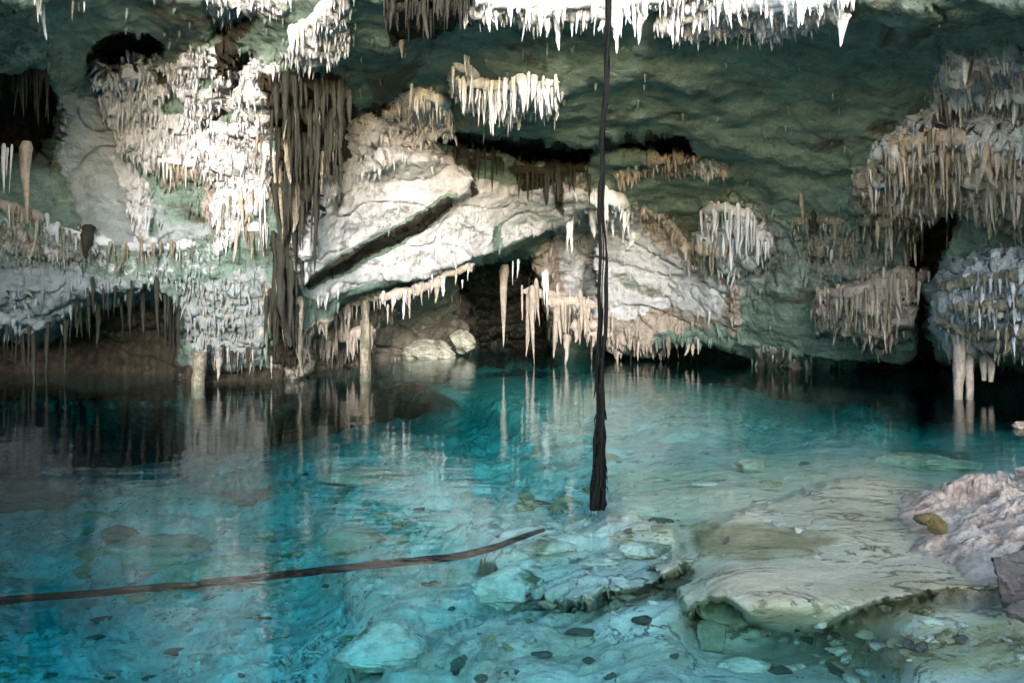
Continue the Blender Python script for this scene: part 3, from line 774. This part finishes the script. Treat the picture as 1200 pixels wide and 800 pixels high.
curtain('stalactite_curtain', 'grey domed flowstone at the right edge with short fringe', S_,
 [([(1098,372),(1130,388),(1180,392),(1215,386)], 24, 12, 30, 10, None), ([(1100,340),(1140,330),(1200,322)], 20, 14, 34, 9, None), ([(1110,360),(1160,360),(1205,356)], 18, 12, 30, 9, None)], 'grey', mats=['mossy', 'grey', 'mossy'], seed=24)
curtain('stalactite_curtain', 'grey white drips below the top right of the right wall', S_,
 [([(1110,84),(1150,80),(1205,78)], 16, 14, 34, 10, None), ([(1090,124),(1140,116),(1205,112)], 18, 14, 36, 10, None)], 'grey', mats=['grey', 'white', 'mossy'], seed=25)
curtain('stalactite_curtain', 'dark root like fringe of the left undercut just above the water', S_,
 [([(0,388),(60,392),(105,352),(150,344),(190,340),(210,380)], 40, 36, 86, 9, None)], 'brown', body=False, seed=26)
curtain('stalactite_curtain', 'brown stubs at the waterline beside the broken column', S_,
 [([(246,418),(280,414),(318,420)], 14, 14, 34, 9, 17.7)], 'mossy', mats=['mossy', 'brown', 'tan'], body=False, seed=27)
curtain('stalactite_curtain', 'dark stained drips hanging below the black slot onto the pale face', S_,
 [([(530,176),(560,182),(590,190)], 11, 16, 50, 8, None), ([(595,196),(640,200),(690,196)], 16, 16, 48, 9, None)], 'brown', seed=28)
curtain('stalactite_curtain', 'white drips at the top edge above the dark drapery', S_,
 [([(340,42),(370,22),(392,-6)], 12, 14, 34, 8, None), ([(398,-12),(404,-12)], 2, 40, 56, 10, None)], 'white', mats=['white', 'tan'], seed=29)
curtain('stalactite_curtain', 'low fringe of small tan drips over the dark water right of the root', S_,
 [([(724,404),(770,402),(830,408)], 16, 10, 28, 8, None)], 'mossy', mats=['mossy', 'tan', 'brown'], body=False, seed=30)
curtain('stalactite_curtain', 'greenish fringe hanging under the middle of the right wall', S_,
 [([(925,262),(950,258),(990,262)], 14, 12, 32, 7, None), ([(940,300),(970,296),(1000,300)], 12, 10, 26, 7, None)], 'mossy', mats=['mossy', 'brown', 'grey'], seed=31)
curtain('stalactite_curtain', 'brown streaked drips over the left shoulder of the pale face, in the crack', S_,
 [([(385,205),(396,196),(408,180)], 8, 20, 48, 8, None)], 'brown', mats=['brown', 'mossy'], seed=32)
curtain('stalactite_curtain', 'thin green tipped drips on the ceiling at the top left corner', S_,
 [([(40,-10),(50,8)], 6, 20, 44, 6, None), ([(82,6),(102,2)], 3, 12, 26, 5, None)], 'mossy', mats=['mossy', 'white'], body=False, seed=33)

curtain('stalactite_curtain', 'white flowstone tongues added as the bright sun patch behind the hanging root', S_,
 [([(690,236),(712,230),(736,242)], 9, 22, 46, 15, None), ([(694,252),(716,250),(742,262)], 8, 20, 40, 14, None)], 'white', seed=34)  # added white stone stands for a patch of direct sun
curtain('stalactite_curtain', 'long cream drips from the sunlit rock slab, low to the right of the grotto', S_,
 [([(645,380),(680,372),(718,380)], 12, 20, 44, 8, None)], 'tan', body=False, seed=35)
def lone(label, x, y, L, w, mat, D=None, name='stalactite', k=None, group=None):
    D = D or wall_at(x, y)-.1
    if k is None: k = rng.randrange(len(SHAPES))
    V, Fq = SHAPES[k]
    o = link(name, mesh_from(name, V*np.array([w/F*D*.5, w/F*D*.5, L/F*D]), Fq, M[mat]))
    o.location = at(x, y, D)
    return tag(o, label, 'stalactite', group)
lone('long single tan stalactite hanging from the pocket at the left edge', 32, 178, 86, 15, 'tan', 16.0, k=3)
lone('white pointed stalactite at the right end of the bright ceiling fringe', 990, 22, 32, 17, 'white', k=3)
lone('longest white stalactite tip just right of the hanging root', 725, 16, 48, 13, 'white', k=1)
lone('tall tan stalactite hanging free in the dark grotto, left of the cluster', 592, 322, 86, 12, 'tan', 23.4, k=3)
lone('tan stalactite of the grotto whose tip touches the dark water', 624, 346, 84, 9, 'tan', 22.9, k=0)
lone('thin tan stalactite low beside the root with its tip at the water', 664, 396, 34, 8, 'tan', 22.8, k=7)
lone('tiny tan stalactite hanging alone on the green ceiling near the top', 472, 50, 18, 8, 'tan', k=3)
lone('short brown stalactite hanging alone under the green middle of the right ceiling', 939, 232, 34, 7, 'mossy', k=6)
lone('brown stalactite stub on the left wall bulge above the undercut', 102, 268, 36, 14, 'brown', k=5)

def column(name, label, x, y0, y1, w0, w1, mat, D):
    nr, ns = 20, 14; V = []
    for i in range(nr):
        t = i/(nr-1); y = y0+(y1-y0)*t
        c = at(x+math.sin(t*5+x)*w0*.06, y, D); r = (w0+(w1-w0)*t)/F*D*.5*(1+.5*math.exp(-t*12))
        for k in range(ns):
            a = 2*math.pi*k/ns
            q = np.array([[math.cos(a)*1.2+x, math.sin(a)*1.2, t*2.5]])
            rr = r*(1+.35*perlin(q, 3)[0]+.22*perlin(q*2.7, 4)[0])
            V.append((c.x+math.cos(a)*rr, c.y+math.sin(a)*rr, c.z))
    Fq = [(i*ns+k, (i+1)*ns+k, (i+1)*ns+(k+1) % ns, i*ns+(k+1) % ns) for i in range(nr-1) for k in range(ns)]
    b = at(x, y1, D)
    o = link(name, mesh_from(name, np.array(V)-np.array(b), Fq, M[mat])); o.location = b
    return tag(o, label, 'stone column')
column('stone_column', 'pale tan broken column standing in the water by the left wall', 233, 412, 466, 13, 16, 'mossy', 17.4)
column('stone_column', 'purplish grey column in the tan curtain at the grotto entrance', 428, 352, 446, 8, 14, 'mossy', 20.2)
column('stone_column', 'left leg of the pair of tan columns under the grey dome', 1124, 392, 468, 15, 9, 'tan', 15.6)
column('stone_column', 'right leg of the pair of tan columns under the grey dome', 1135, 392, 468, 14, 8, 'tan', 15.7)
column('stone_column', 'shorter tan twin leg hanging above the water by the right edge', 1153, 400, 446, 11, 5, 'tan', 15.7)
column('stone_column', 'short tan leg nearest the right edge, hanging above the water', 1161, 398, 447, 11, 5, 'tan', 15.6)

# ---- tiny crust of spikes over the rough pale stone (thousands: one body)
def crust_spikes():
    idx = np.where(infr & (fx > -40) & (fx < 1240) & (fy > -30) & (fy < 435))[0]
    w = np.clip(ZONE[idx, 0]*1.0+ZONE[idx, 1]*.9+ZONE[idx, 2]*.15, 0, 1)*(1-1.0*smooth_slab[idx])*(1-.6*ZONE[idx, 3])+.01
    nn = facing(normals(P), P)[idx]
    w = w*(.25+np.clip(1-nn[:, 2], 0, 1.6))
    r_ = np.random.RandomState(3)
    pick = r_.choice(len(idx), 7500, replace=False, p=w/w.sum())
    V = []; Fq = []; A = []; o = 0; ns = 5
    for j in pick:
        i = idx[j]; p = P[i]; D = p[1]
        L = r_.uniform(3.5, 11)*(1+.6*(r_.rand() > .85))/F*D; R = r_.uniform(1.2, 2.6)/F*D
        tilt = r_.normal(size=2)*.12
        for (t, q) in ((-.35, .8), (0., 1.05), (.45, .75), (1., .12)):
            ph = r_.rand()*.6
            for k in range(ns):
                a = 2*math.pi*k/ns+ph
                V.append((p[0]+nn[j, 0]*.02+R*q*math.cos(a)+tilt[0]*t*L, p[1]+nn[j, 1]*.02+R*q*math.sin(a)+tilt[1]*t*L, p[2]-t*L)); A.append(ZONE[i])
        for s in range(3):
            for k in range(ns): Fq.append((o+s*ns+k, o+(s+1)*ns+k, o+(s+1)*ns+(k+1) % ns, o+s*ns+(k+1) % ns))
        o += 4*ns
    ob = link('stalactite_crust', mesh_from('stalactite_crust', V, Fq, M_CAVE, True, A))
    tag(ob, 'fine crust of tiny stalactites roughening the pale cave rock', 'stalactite crust', kind='stuff')
crust_spikes()

# ------------------------------------------------------------------ hanging root
def tube(path, radii, ns=9, seed=0, rough=.25):
    path = np.array(path); V = []
    for i, p in enumerate(path):
        t = path[min(i+1, len(path)-1)]-path[max(i-1, 0)]; t /= np.linalg.norm(t)+1e-9
        s = np.cross(t, [0, 1., .1]); s /= np.linalg.norm(s); u = np.cross(t, s)
        for k in range(ns):
            a = 2*math.pi*k/ns
            q = np.array([[math.cos(a)*1.5, math.sin(a)*1.5, i*.35]])
            r = radii[i]*(1+rough*perlin(q+seed*5.7, seed)[0]*2)
            V.append(p+r*(math.cos(a)*s+math.sin(a)*u))
    Fq = [(i*ns+k, i*ns+(k+1) % ns, (i+1)*ns+(k+1) % ns, (i+1)*ns+k) for i in range(len(path)-1) for k in range(ns)]
    return np.array(V), np.array(Fq)
def bark_material():
    m, nt, p = newmat('wet black root bark')
    geo = N(nt, 'ShaderNodeNewGeometry')
    n1 = noise_node(nt, mapping(nt, geo.outputs['Position'], (6, 6, 1.2)), 6, 7, .7); p.inputs['Specular IOR Level'].default_value = .12
    col = ramp(nt, n1, [(.3, (.001, .001, .001)), (.6, (.002, .002, .0015)), (.74, (.006, .005, .004)), (.84, (.09, .08, .065))])
    nt.links.new(col, p.inputs['Base Color']); p.inputs['Roughness'].default_value = .42
    nt.links.new(bump(nt, n1, .02, 1.0), p.inputs['Normal'])
    return m
M_BARK = bark_material()
def hanging_root():
    Dr = F*(H+.01)/(590-HY)
    base = Vector(((700-600)/F*Dr, Dr, 0))
    root = empty('hanging_root', base); tag(root, 'dark twisted tree root hanging from the cave roof down into the pool', 'tree root')
    ztop = 7.6
    n_ = 120
    zs = np.linspace(-.06, ztop, n_)
    back = np.clip(zs-5.2, 0, None)**2*.75
    # leans a little: at photo row 0 it is at column 712
    z0 = H+HY/F*Dr
    cx = (12/F*Dr)*np.clip(zs/z0, 0, 2)+.008*np.sin(zs*1.7)+.007*np.sin(zs*4.1)+.006*np.sin(zs*9.7)
    cyv = .015*np.sin(zs*2.3)+back
    wpx = np.interp(zs/z0, [0, .05, .18, .35, .6, .8, 1, 2], [20, 17, 12.5, 10.5, 9.5, 8, 7, 7])
    rad = wpx/F*Dr*.5
    me = tube(np.stack([cx, cyv, zs], 1), rad*.55*np.where((zs > 1.0) & (zs < 2.9), .25, .9), 10, 1, .3)
    link('root_core', mesh_from('root_core', *me, M_BARK), root)
    for s in range(5):
        ph = s*2*math.pi/5+.4*s; tw = (1.5, 1.1, 2.0, .8, 1.3)[s]
        a = ph+zs*tw+.5*np.sin(zs*1.3+s)
        gap = np.exp(-((zs-1.95)/.75)**2)
        rr = rad*(.62 if s < 3 else .5)*(1+.22*np.sin(zs*2.1+s*2))*(1+.45*gap)
        lo = 0 if s < 3 else (3 if s == 3 else 6)
        hi = n_ if s < 3 else (70 if s == 3 else 46)
        q = np.stack([cx+rr*np.cos(a), cyv+rr*np.sin(a), zs], 1)[lo:hi]
        r2 = (rad*.42*(1+.35*np.sin(zs*3.3+s*1.7))*(1-.4*gap))[lo:hi]
        link('root_strand', mesh_from('root_strand', *tube(q, r2, 8, 5+s, .35), M_BARK), root)
    rr_ = random.Random(8)
    V = []; Fq = []; o = 0
    for k in range(46):     # rootlets bristling near the foot
        z1 = rr_.random()**1.6*1.6+.02; a = rr_.random()*6.28
        r0 = float(np.interp(z1, zs, rad)); c = (float(np.interp(z1, zs, cx)), float(np.interp(z1, zs, cyv)))
        pts = [(c[0]+math.cos(a)*r0*(.7+.5*t), c[1]+math.sin(a)*r0*(.7+.5*t), z1-t*rr_.uniform(.05, .14)) for t in (0, .35, .7, 1)]
        v, f = tube(pts, [.011, .009, .006, .002], 5, k)
        link('rootlet', mesh_from('rootlet', v, f, M_BARK), root)
hanging_root()

# ------------------------------------------------------------------ rocks
M_ROCK = {
 'pale': stone_material('pale sunken rock', [(.31, (.10, .10, .07)), (.42, (.31, .30, .24)), (.62, (.58, .56, .47))], 3.0, False, .85, .03, .35),
 'olive': stone_material('olive algae rock', [(.28, (.08, .085, .055)), (.48, (.19, .20, .14)), (.7, (.38, .38, .29))], 3.0, False, .85, .03, .3),
 'dark': stone_material('dark sunken rock', [(.28, (.02, .022, .018)), (.5, (.055, .06, .045)), (.72, (.14, .14, .10))], 4.0, False, .8, .03),
 'rosy': stone_material('rosy dry limestone', [(.30, (.10, .075, .062)), (.42, (.26, .195, .15)), (.52, (.45, .36, .29)), (.66, (.60, .505, .42))], 3.2, False, .85, .07),
  'sodden': stone_material('sodden black wood', [(.28, (.0015, .002, .0018)), (.5, (.003, .004, .0035)), (.72, (.010, .011, .009))], 5.0, False, .85, .02),
 'darkbrown': stone_material('dark brownish boulder stone', [(.28, (.035, .029, .026)), (.5, (.085, .072, .066)), (.72, (.17, .145, .13))], 4.0, False, .8, .04),
 'brownpebble': stone_material('brown mossy pebble', [(.28, (.05, .035, .012)), (.5, (.12, .085, .03)), (.72, (.22, .17, .07))], 8.0, False, .8, .03),
}
import bmesh
def rock(name, label, x, y, wpx, hpx, mat, seed, cat='rock', deep=1.0, angular=.5, sub=None, flat=None, group=None, ydir=0.0, lift=.35, pos=None):
    """a stone whose middle is seen at photo (x, y); wpx wide, hpx the height it takes up in the photo"""
    b = pos if pos is not None else bed_at(x, y+hpx*.35)
    D = b.y
    w = wpx/F*D*.5; hh = max(.02, hpx/F*D*.62 if flat is None else flat)
    if sub is None: sub = 6 if wpx > 70 else 5
    bm = bmesh.new(); bmesh.ops.create_icosphere(bm, subdivisions=sub, radius=1)
    V = np.array([v.co for v in bm.verts])
    r_ = np.random.RandomState(seed)
    # chisel with a few planes, then roughen
    for k in range(int(14)):
        nrm = r_.normal(size=3); nrm /= np.linalg.norm(nrm); d = r_.uniform(.55, .9)
        e = V@nrm-d
        V = V-np.outer(np.clip(e, 0, None)*angular*1.6, nrm)
    V = V*(1+fbm(V*1.6+seed, 4, seed)*.24+ridged(V*np.array([1.2, 1.2, 4.5])+seed, 3, seed+3)*.09+fbm(V*7+seed, 3, seed+5)*.05)[:, None]
    V = V*np.array([w, w*deep, hh])
    V[:, 2] += hh*lift
    c, s = math.cos(ydir), math.sin(ydir)
    for v, p in zip(bm.verts, V): v.co = (p[0]*c-p[1]*s, p[0]*s+p[1]*c, p[2])
    me = bpy.data.meshes.new(name); bm.to_mesh(me); bm.free()
    me.polygons.foreach_set('use_smooth', np.ones(len(me.polygons), bool))
    me.materials.append(M_ROCK[mat])
    o = link(name, me); o.location = b
    return tag(o, label, cat, group)
R = rock
R('sunken_boulder', 'big dark sided boulder under the blue water, left of the middle', 196, 640, 150, 44, 'olive', 1, deep=.8, ydir=.2, lift=.8, flat=.2)
R('sunken_boulder', 'greenish boulder with dark round end resting on the sunken pole', 262, 665, 130, 44, 'olive', 2, deep=.6, ydir=.15, lift=.8, flat=.2)
R('sunken_boulder', 'large pale angular boulder on the bed below the foot of the root', 594, 690, 100, 50, 'pale', 3, deep=.8, lift=.7, flat=.17)
R('sunken_boulder', 'broad pale mound of rock at the bottom edge of the pool', 452, 752, 120, 62, 'pale', 4, deep=.7, flat=.15, lift=.7)
R('sunken_boulder', 'low rounded grey green boulder left of the pale mound and above the pole', 416, 636, 78, 34, 'olive', 5, deep=.7, lift=.8, flat=.16)
R('sunken_boulder', 'flat green slab under deeper water in front of the grotto', 420, 556, 100, 20, 'olive', 6, deep=.7, flat=.12)
R('sunken_boulder', 'reddish dark flat stone under water beside the green slab', 292, 580, 52, 20, 'dark', 7, deep=.6, flat=.1)
R('sunken_boulder', 'angular block standing below the undercut ledge', 836, 748, 42, 36, 'olive', 8, deep=.8, angular=.8, lift=.6)
R('sunken_boulder', 'flat fish shaped slab lying in front of the angular block', 872, 774, 60, 22, 'pale', 9, deep=.5, flat=.045)
R('sunken_boulder', 'left nose of the undercut ledge, a rounded yellowish block', 850, 716, 62, 40, 'olive', 10, deep=.8, lift=.7)
R('sunken_boulder', 'wedge of dark edged rock breaking the surface on the far shoal', 880, 547, 42, 14, 'olive', 14, deep=.6, angular=.8, lift=.7)
R('sunken_boulder', 'smooth grey blue rock back rising from the water behind the shoal', 1075, 538, 140, 28, 'olive', 15, deep=.5, flat=.12)
R('sunken_boulder', 'dark slab edge on the bed right of the pale boulder', 797, 684, 60, 14, 'dark', 16, deep=.5, flat=.04)
R('sunken_boulder', 'thin tilted slab at the left rim of the yellow shelf', 760, 640, 70, 20, 'pale', 17, deep=.6, flat=.06)
R('sunken_boulder', 'half buried pale rock left of the hanging root foot', 640, 636, 70, 22, 'pale', 18, deep=.6, flat=.07)
R('sunken_boulder', 'dim boulder deep under the blue water at the far left', 30, 585, 90, 26, 'dark', 19, deep=.7)
R('sunken_boulder', 'deep dark stone close behind the dark sided boulder', 150, 625, 60, 20, 'dark', 20, deep=.7)
R('sunken_boulder', 'pale stone fragment leaning under the nose of the undercut ledge', 880, 738, 46, 18, 'pale', 21, deep=.4, flat=.04)
R('sunken_boulder', 'small dark pointed stone beside the pale mound at the bottom edge', 535, 776, 26, 20, 'dark', 22, angular=.9)
small = [(508,682,34,9,'dark','thin dark stone left of the large pale boulder'), (330,747,40,14,'olive','green flat stone lying alone low in the pool'), (205,760,30,12,'dark','dark stone near the bottom left of the pool'),
 (240,767,40,10,'olive','flat olive stone beside the dark stone at the bottom left'), (300,722,34,9,'dark','thin branched looking stone below the pole'), (356,628,30,8,'olive','small green stone above the pole'), (384,684,16,9,'dark','tiny dark stone just under the pole'),
 (680,738,40,10,'dark','dark pointed sliver right of the large pale boulder'), (756,724,34,10,'dark','slanting dark sliver near the middle of the bed'), (634,760,24,8,'dark','small dark stone on the bare bed at the bottom'), (688,772,20,7,'dark','tiny stone on the bare bed right of the bottom middle'),
 (790,766,14,8,'dark','tiny stone left of the flat fish shaped slab'), (985,760,40,10,'pale','flat curled pale stone on the bed at the lower right'), (730,700,40,10,'pale','flat pale flake near the dark slab edge'), (575,664,22,14,'olive','small cobble behind the large pale boulder'),
 (640,598,30,7,'dark','dark flat chip in front of the root foot'), (540,640,40,10,'pale','low pale flake above the large pale boulder'), (515,772,18,14,'olive','olive pebble beside the small dark pointed stone'), (460,690,36,9,'pale','flat flake between the pole and the pale mound'), (110,745,24,8,'dark','small dark stone at the lower left corner'),
 (20,770,34,10,'dark','dark stone at the very left of the bottom edge'), (770,560,36,7,'olive','thin olive flake on the shoal right of the root'), (830,565,40,7,'pale','thin pale flake near the wedge rock'), (700,656,50,10,'pale','low flake in front of the bright reflection'), (1020,742,40,9,'olive','olive flake on the bed below the undercut ledge')]
for i, (x, y, w, h, m, lab) in enumerate(small):
    R('sunken_stone', lab, x, y, w, h, m, 40+i, cat='stone', deep=.7, sub=3, angular=.7, flat=max(.02, h/F*5.0*.5), lift=.4, group='loose stones on the lake bed')
# dry rocks at the right
def outcrop():
    nx, ny = 260, 220
    X, Y = np.meshgrid(np.linspace(2.35, 7.5, nx), np.linspace(4.2, 8.6, ny))
    x, y = X.ravel(), Y.ravel()
    edge = np.interp(y, [4.2, 4.8, 5.2, 6.0, 6.6, 7.3, 7.8, 8.6], [3.2, 2.95, 2.72, 2.78, 3.02, 3.16, 3.5, 4.4])
    edge = edge+fbm(np.stack([x*1.5, y*2.2, x*0], 1), 4, 201)*.22
    s = x-edge
    z = np.where(s > 0, .40*(1-np.exp(-s/.95)), s*.5)
    z = z*np.interp(y, [4.2, 4.9, 5.6, 7.2, 7.9, 8.6], [.1, .5, .95, .85, .4, .0])
    q = np.stack([x*.9+y*.5, y*1.0-x*.5, z*0], 1)
    rg = ridged(q*np.array([1.1, 3.4, 1]), 4, 205)
    z = z+np.clip(s+.1, 0, .6)*(rg*.08+fbm(q*3.2, 4, 209)*.08)+fbm(q*14, 3, 211)*.02-.03
    ro = np.random.RandomState(31)
    def facets(count, tilt, st):
        sx_, sy_ = ro.uniform(2.4, 7.4, count), ro.uniform(4.3, 8.5, count)
        g = ro.normal(size=(count, 2))*tilt
        best = np.full(x.shape, 1e9); out = np.zeros_like(x)
        wx = fbm(np.stack([x*2.5, y*2.5, x*0], 1), 3, 231)*.12
        for k in range(count):
            dx, dy = x-sx_[k]+wx, y-sy_[k]+wx
            u, v = dx*.8+dy*.6, -dx*.6+dy*.8
            d = u*u*st+v*v
            m_ = d < best
            best = np.where(m_, d, best); out = np.where(m_, g[k, 0]*dx+g[k, 1]*dy+ro.uniform(-.06, .06)*tilt*2.2, out)
        return out
    z = z*.92+np.clip(s*1.5+.05, 0, 1)*(facets(90, .22, .30)*.6+facets(420, .34, .35)*.5+facets(1500, .45, .5)*.4)
    z = z - 1.2*sstep(-.03, -.25, s) - 1.4*sstep(5.38, 5.18, y+fbm(np.stack([x*1.6, y*.5, x*0], 1), 3, 221)*.25) - .9*sstep(7.85, 8.5, y)
    lowz = np.full_like(z, -1.6)
    V = np.concatenate([np.stack([x, y, z], 1), np.stack([x, y, lowz], 1)])
    f1 = grid_faces(ny, nx); nn = nx*ny
    f2 = f1[:, ::-1]+nn
    ring = list(range(0, nx))+[nx*j+nx-1 for j in range(1, ny)]+[nx*(ny-1)+i for i in range(nx-2, -1, -1)]+[nx*j for j in range(ny-2, 0, -1)]
    f3 = [(ring[i], ring[(i+1) % len(ring)], ring[(i+1) % len(ring)]+nn, ring[i]+nn) for i in range(len(ring))]
    o = link('rock_outcrop', mesh_from('rock_outcrop', V, np.concatenate([f1, f2, np.array(f3)]), M_ROCK['rosy']))
    return tag(o, 'rosy pale rough limestone outcrop rising from the water at the right edge', 'rock outcrop')
outcrop()
def dry(x, y, z): 
    D = F*(H-z)/(y-HY); return Vector(((x-600)/F*D, D, z))
R('boulder', 'dark brownish angular boulder at the foot of the rosy outcrop', 1190, 676, 84, 70, 'darkbrown', 71, pos=dry(1196, 690, .02), angular=.9, deep=.8, lift=.5)
R('pebble', 'round brown mossy pebble with a light spot, lying on the outcrop', 1098, 614, 22, 20, 'brownpebble', 72, cat='pebble', pos=dry(1098, 622, .10), lift=.5, sub=3)
R('pebble', 'flat dark brown mossy stone set in the outcrop behind the round pebble', 1086, 606, 30, 12, 'brownpebble', 73, cat='pebble', pos=dry(1086, 610, .08), sub=3)
R('boulder', 'pale smooth rock at the right edge behind the outcrop', 1205, 556, 50, 24, 'rosy', 74, pos=dry(1208, 562, .02), deep=.7)
R('boulder', 'low grey smooth rock at the waterline left of the pale edge rock', 1168, 564, 60, 14, 'pale', 75, pos=dry(1168, 566, .0), deep=.8, flat=.07)
R('boulder', 'small pinkish stone just above the far water at the right edge', 1196, 497, 26, 8, 'rosy', 76, pos=dry(1198, 499, .03), deep=.7)
R('boulder', 'dark wet stone half sunken at the right edge below the dark angular boulder', 1198, 716, 50, 24, 'darkbrown', 77, pos=dry(1206, 722, -.02), deep=.6)

# ------------------------------------------------------------------ sunken pole
def pole():
    def over_bed(x, y):
        z = max(bed_at(x+a, y+b).z for a in (-18, -9, 0, 9, 18) for b in (-4, 0, 6))+.085
        D = F*(H-z)/(y-HY); return Vector(((x-600)/F*D, D, z))
    pts = [over_bed(x, y) for x, y in ((-60, 712), (0, 702), (100, 696), (200, 686), (300, 677), (400, 665), (480, 658), (560, 650), (600, 632), (645, 618))]
    pts = np.array([np.array(p) for p in pts])
    t = np.linspace(0, 9, 70); i = np.clip(t.astype(int), 0, 8); f = (t-i)[:, None]
    path = pts[i]*(1-f)+pts[i+1]*f
    k = np.ones(11)/11
    pad = np.pad(path, ((5, 5), (0, 0)), 'edge')
    path = np.stack([np.convolve(pad[:, c], k, 'valid') for c in range(3)], 1)
    rad = np.interp(np.linspace(0, 1, 70), [0, .3, .7, 1], [.062, .052, .034, .016])
    o = link('sunken_pole', mesh_from('sunken_pole', *tube(path, rad, 10, 3, .12), M_ROCK['sodden']))
    return tag(o, 'long dark pole lying under water across the pool bed', 'pole')
pole()

R('boulder', 'pale smooth boulder lying at the waterline at the back of the grotto', 494, 404, 84, 30, 'pale', 81, pos=at(494, 417, 25.5), deep=.6, lift=.3, angular=.4)
R('boulder', 'small pale angular block on top of the rocks at the back of the grotto', 540, 390, 34, 26, 'pale', 82, pos=at(540, 404, 26.2), deep=.7, lift=.3, angular=.9)

# ------------------------------------------------------------------ rubble strewn over the bed (uncountable)
def rubble():
    r_ = np.random.RandomState(12)
    bm = bmesh.new(); bmesh.ops.create_icosphere(bm, subdivisions=2, radius=1)
    bm.verts.ensure_lookup_table()
    U = np.array([v.co for v in bm.verts]); FT = np.array([[v.index for v in f.verts] for f in bm.faces]); bm.free()
    V = []; Fq = []; A = []; o = 0
    while o < 950*len(U):
        x = r_.uniform(-20, 1220); y = r_.uniform(530, 800)
        c = perlin(np.array([[x*.012, y*.022, 3.3]]), 191)[0]
        if r_.rand() > np.clip(.05+c*2.2, .02, 1)*(1 if x < 780 or y > 730 else .35): continue
        b = bed_at(x, y)
        if b.z > -.05: continue
        sz = (2.5+20*r_.rand()**4.5)/F*b.y*.5*1.6
        q = U.copy()
        for k in range(6):
            nrm = r_.normal(size=3); nrm /= np.linalg.norm(nrm)
            q = q-np.outer(np.clip(q@nrm-r_.uniform(.35, .8), 0, None), nrm)
        q = q*(1+.25*r_.normal(size=(len(U), 1))*.3)
        q = q*np.array([sz*r_.uniform(.8, 1.6), sz*r_.uniform(.5, 1.), sz*r_.uniform(.2, .55)])
        a = r_.uniform(0, 6.28); ca, sa = math.cos(a), math.sin(a)
        q = np.stack([q[:, 0]*ca-q[:, 1]*sa, q[:, 0]*sa+q[:, 1]*ca, q[:, 2]], 1)+np.array(b)+np.array([0, 0, sz*.12])
        V.append(q); Fq.append(FT+o); o += len(U)
        k = r_.rand(); w = (0, .3, 0, 0) if k < .5 else ((.9, 0, 0, 0) if k < .85 else (0, 0, 0, .8))
        A.append(np.tile(w, (len(U), 1)))
    ob = link('lake_bed_rubble', mesh_from('lake_bed_rubble', np.concatenate(V), np.concatenate(Fq), M_BED, False, np.concatenate(A)))
    tag(ob, 'loose rubble and chips strewn over the lake bed', 'rubble', kind='stuff')
rubble()
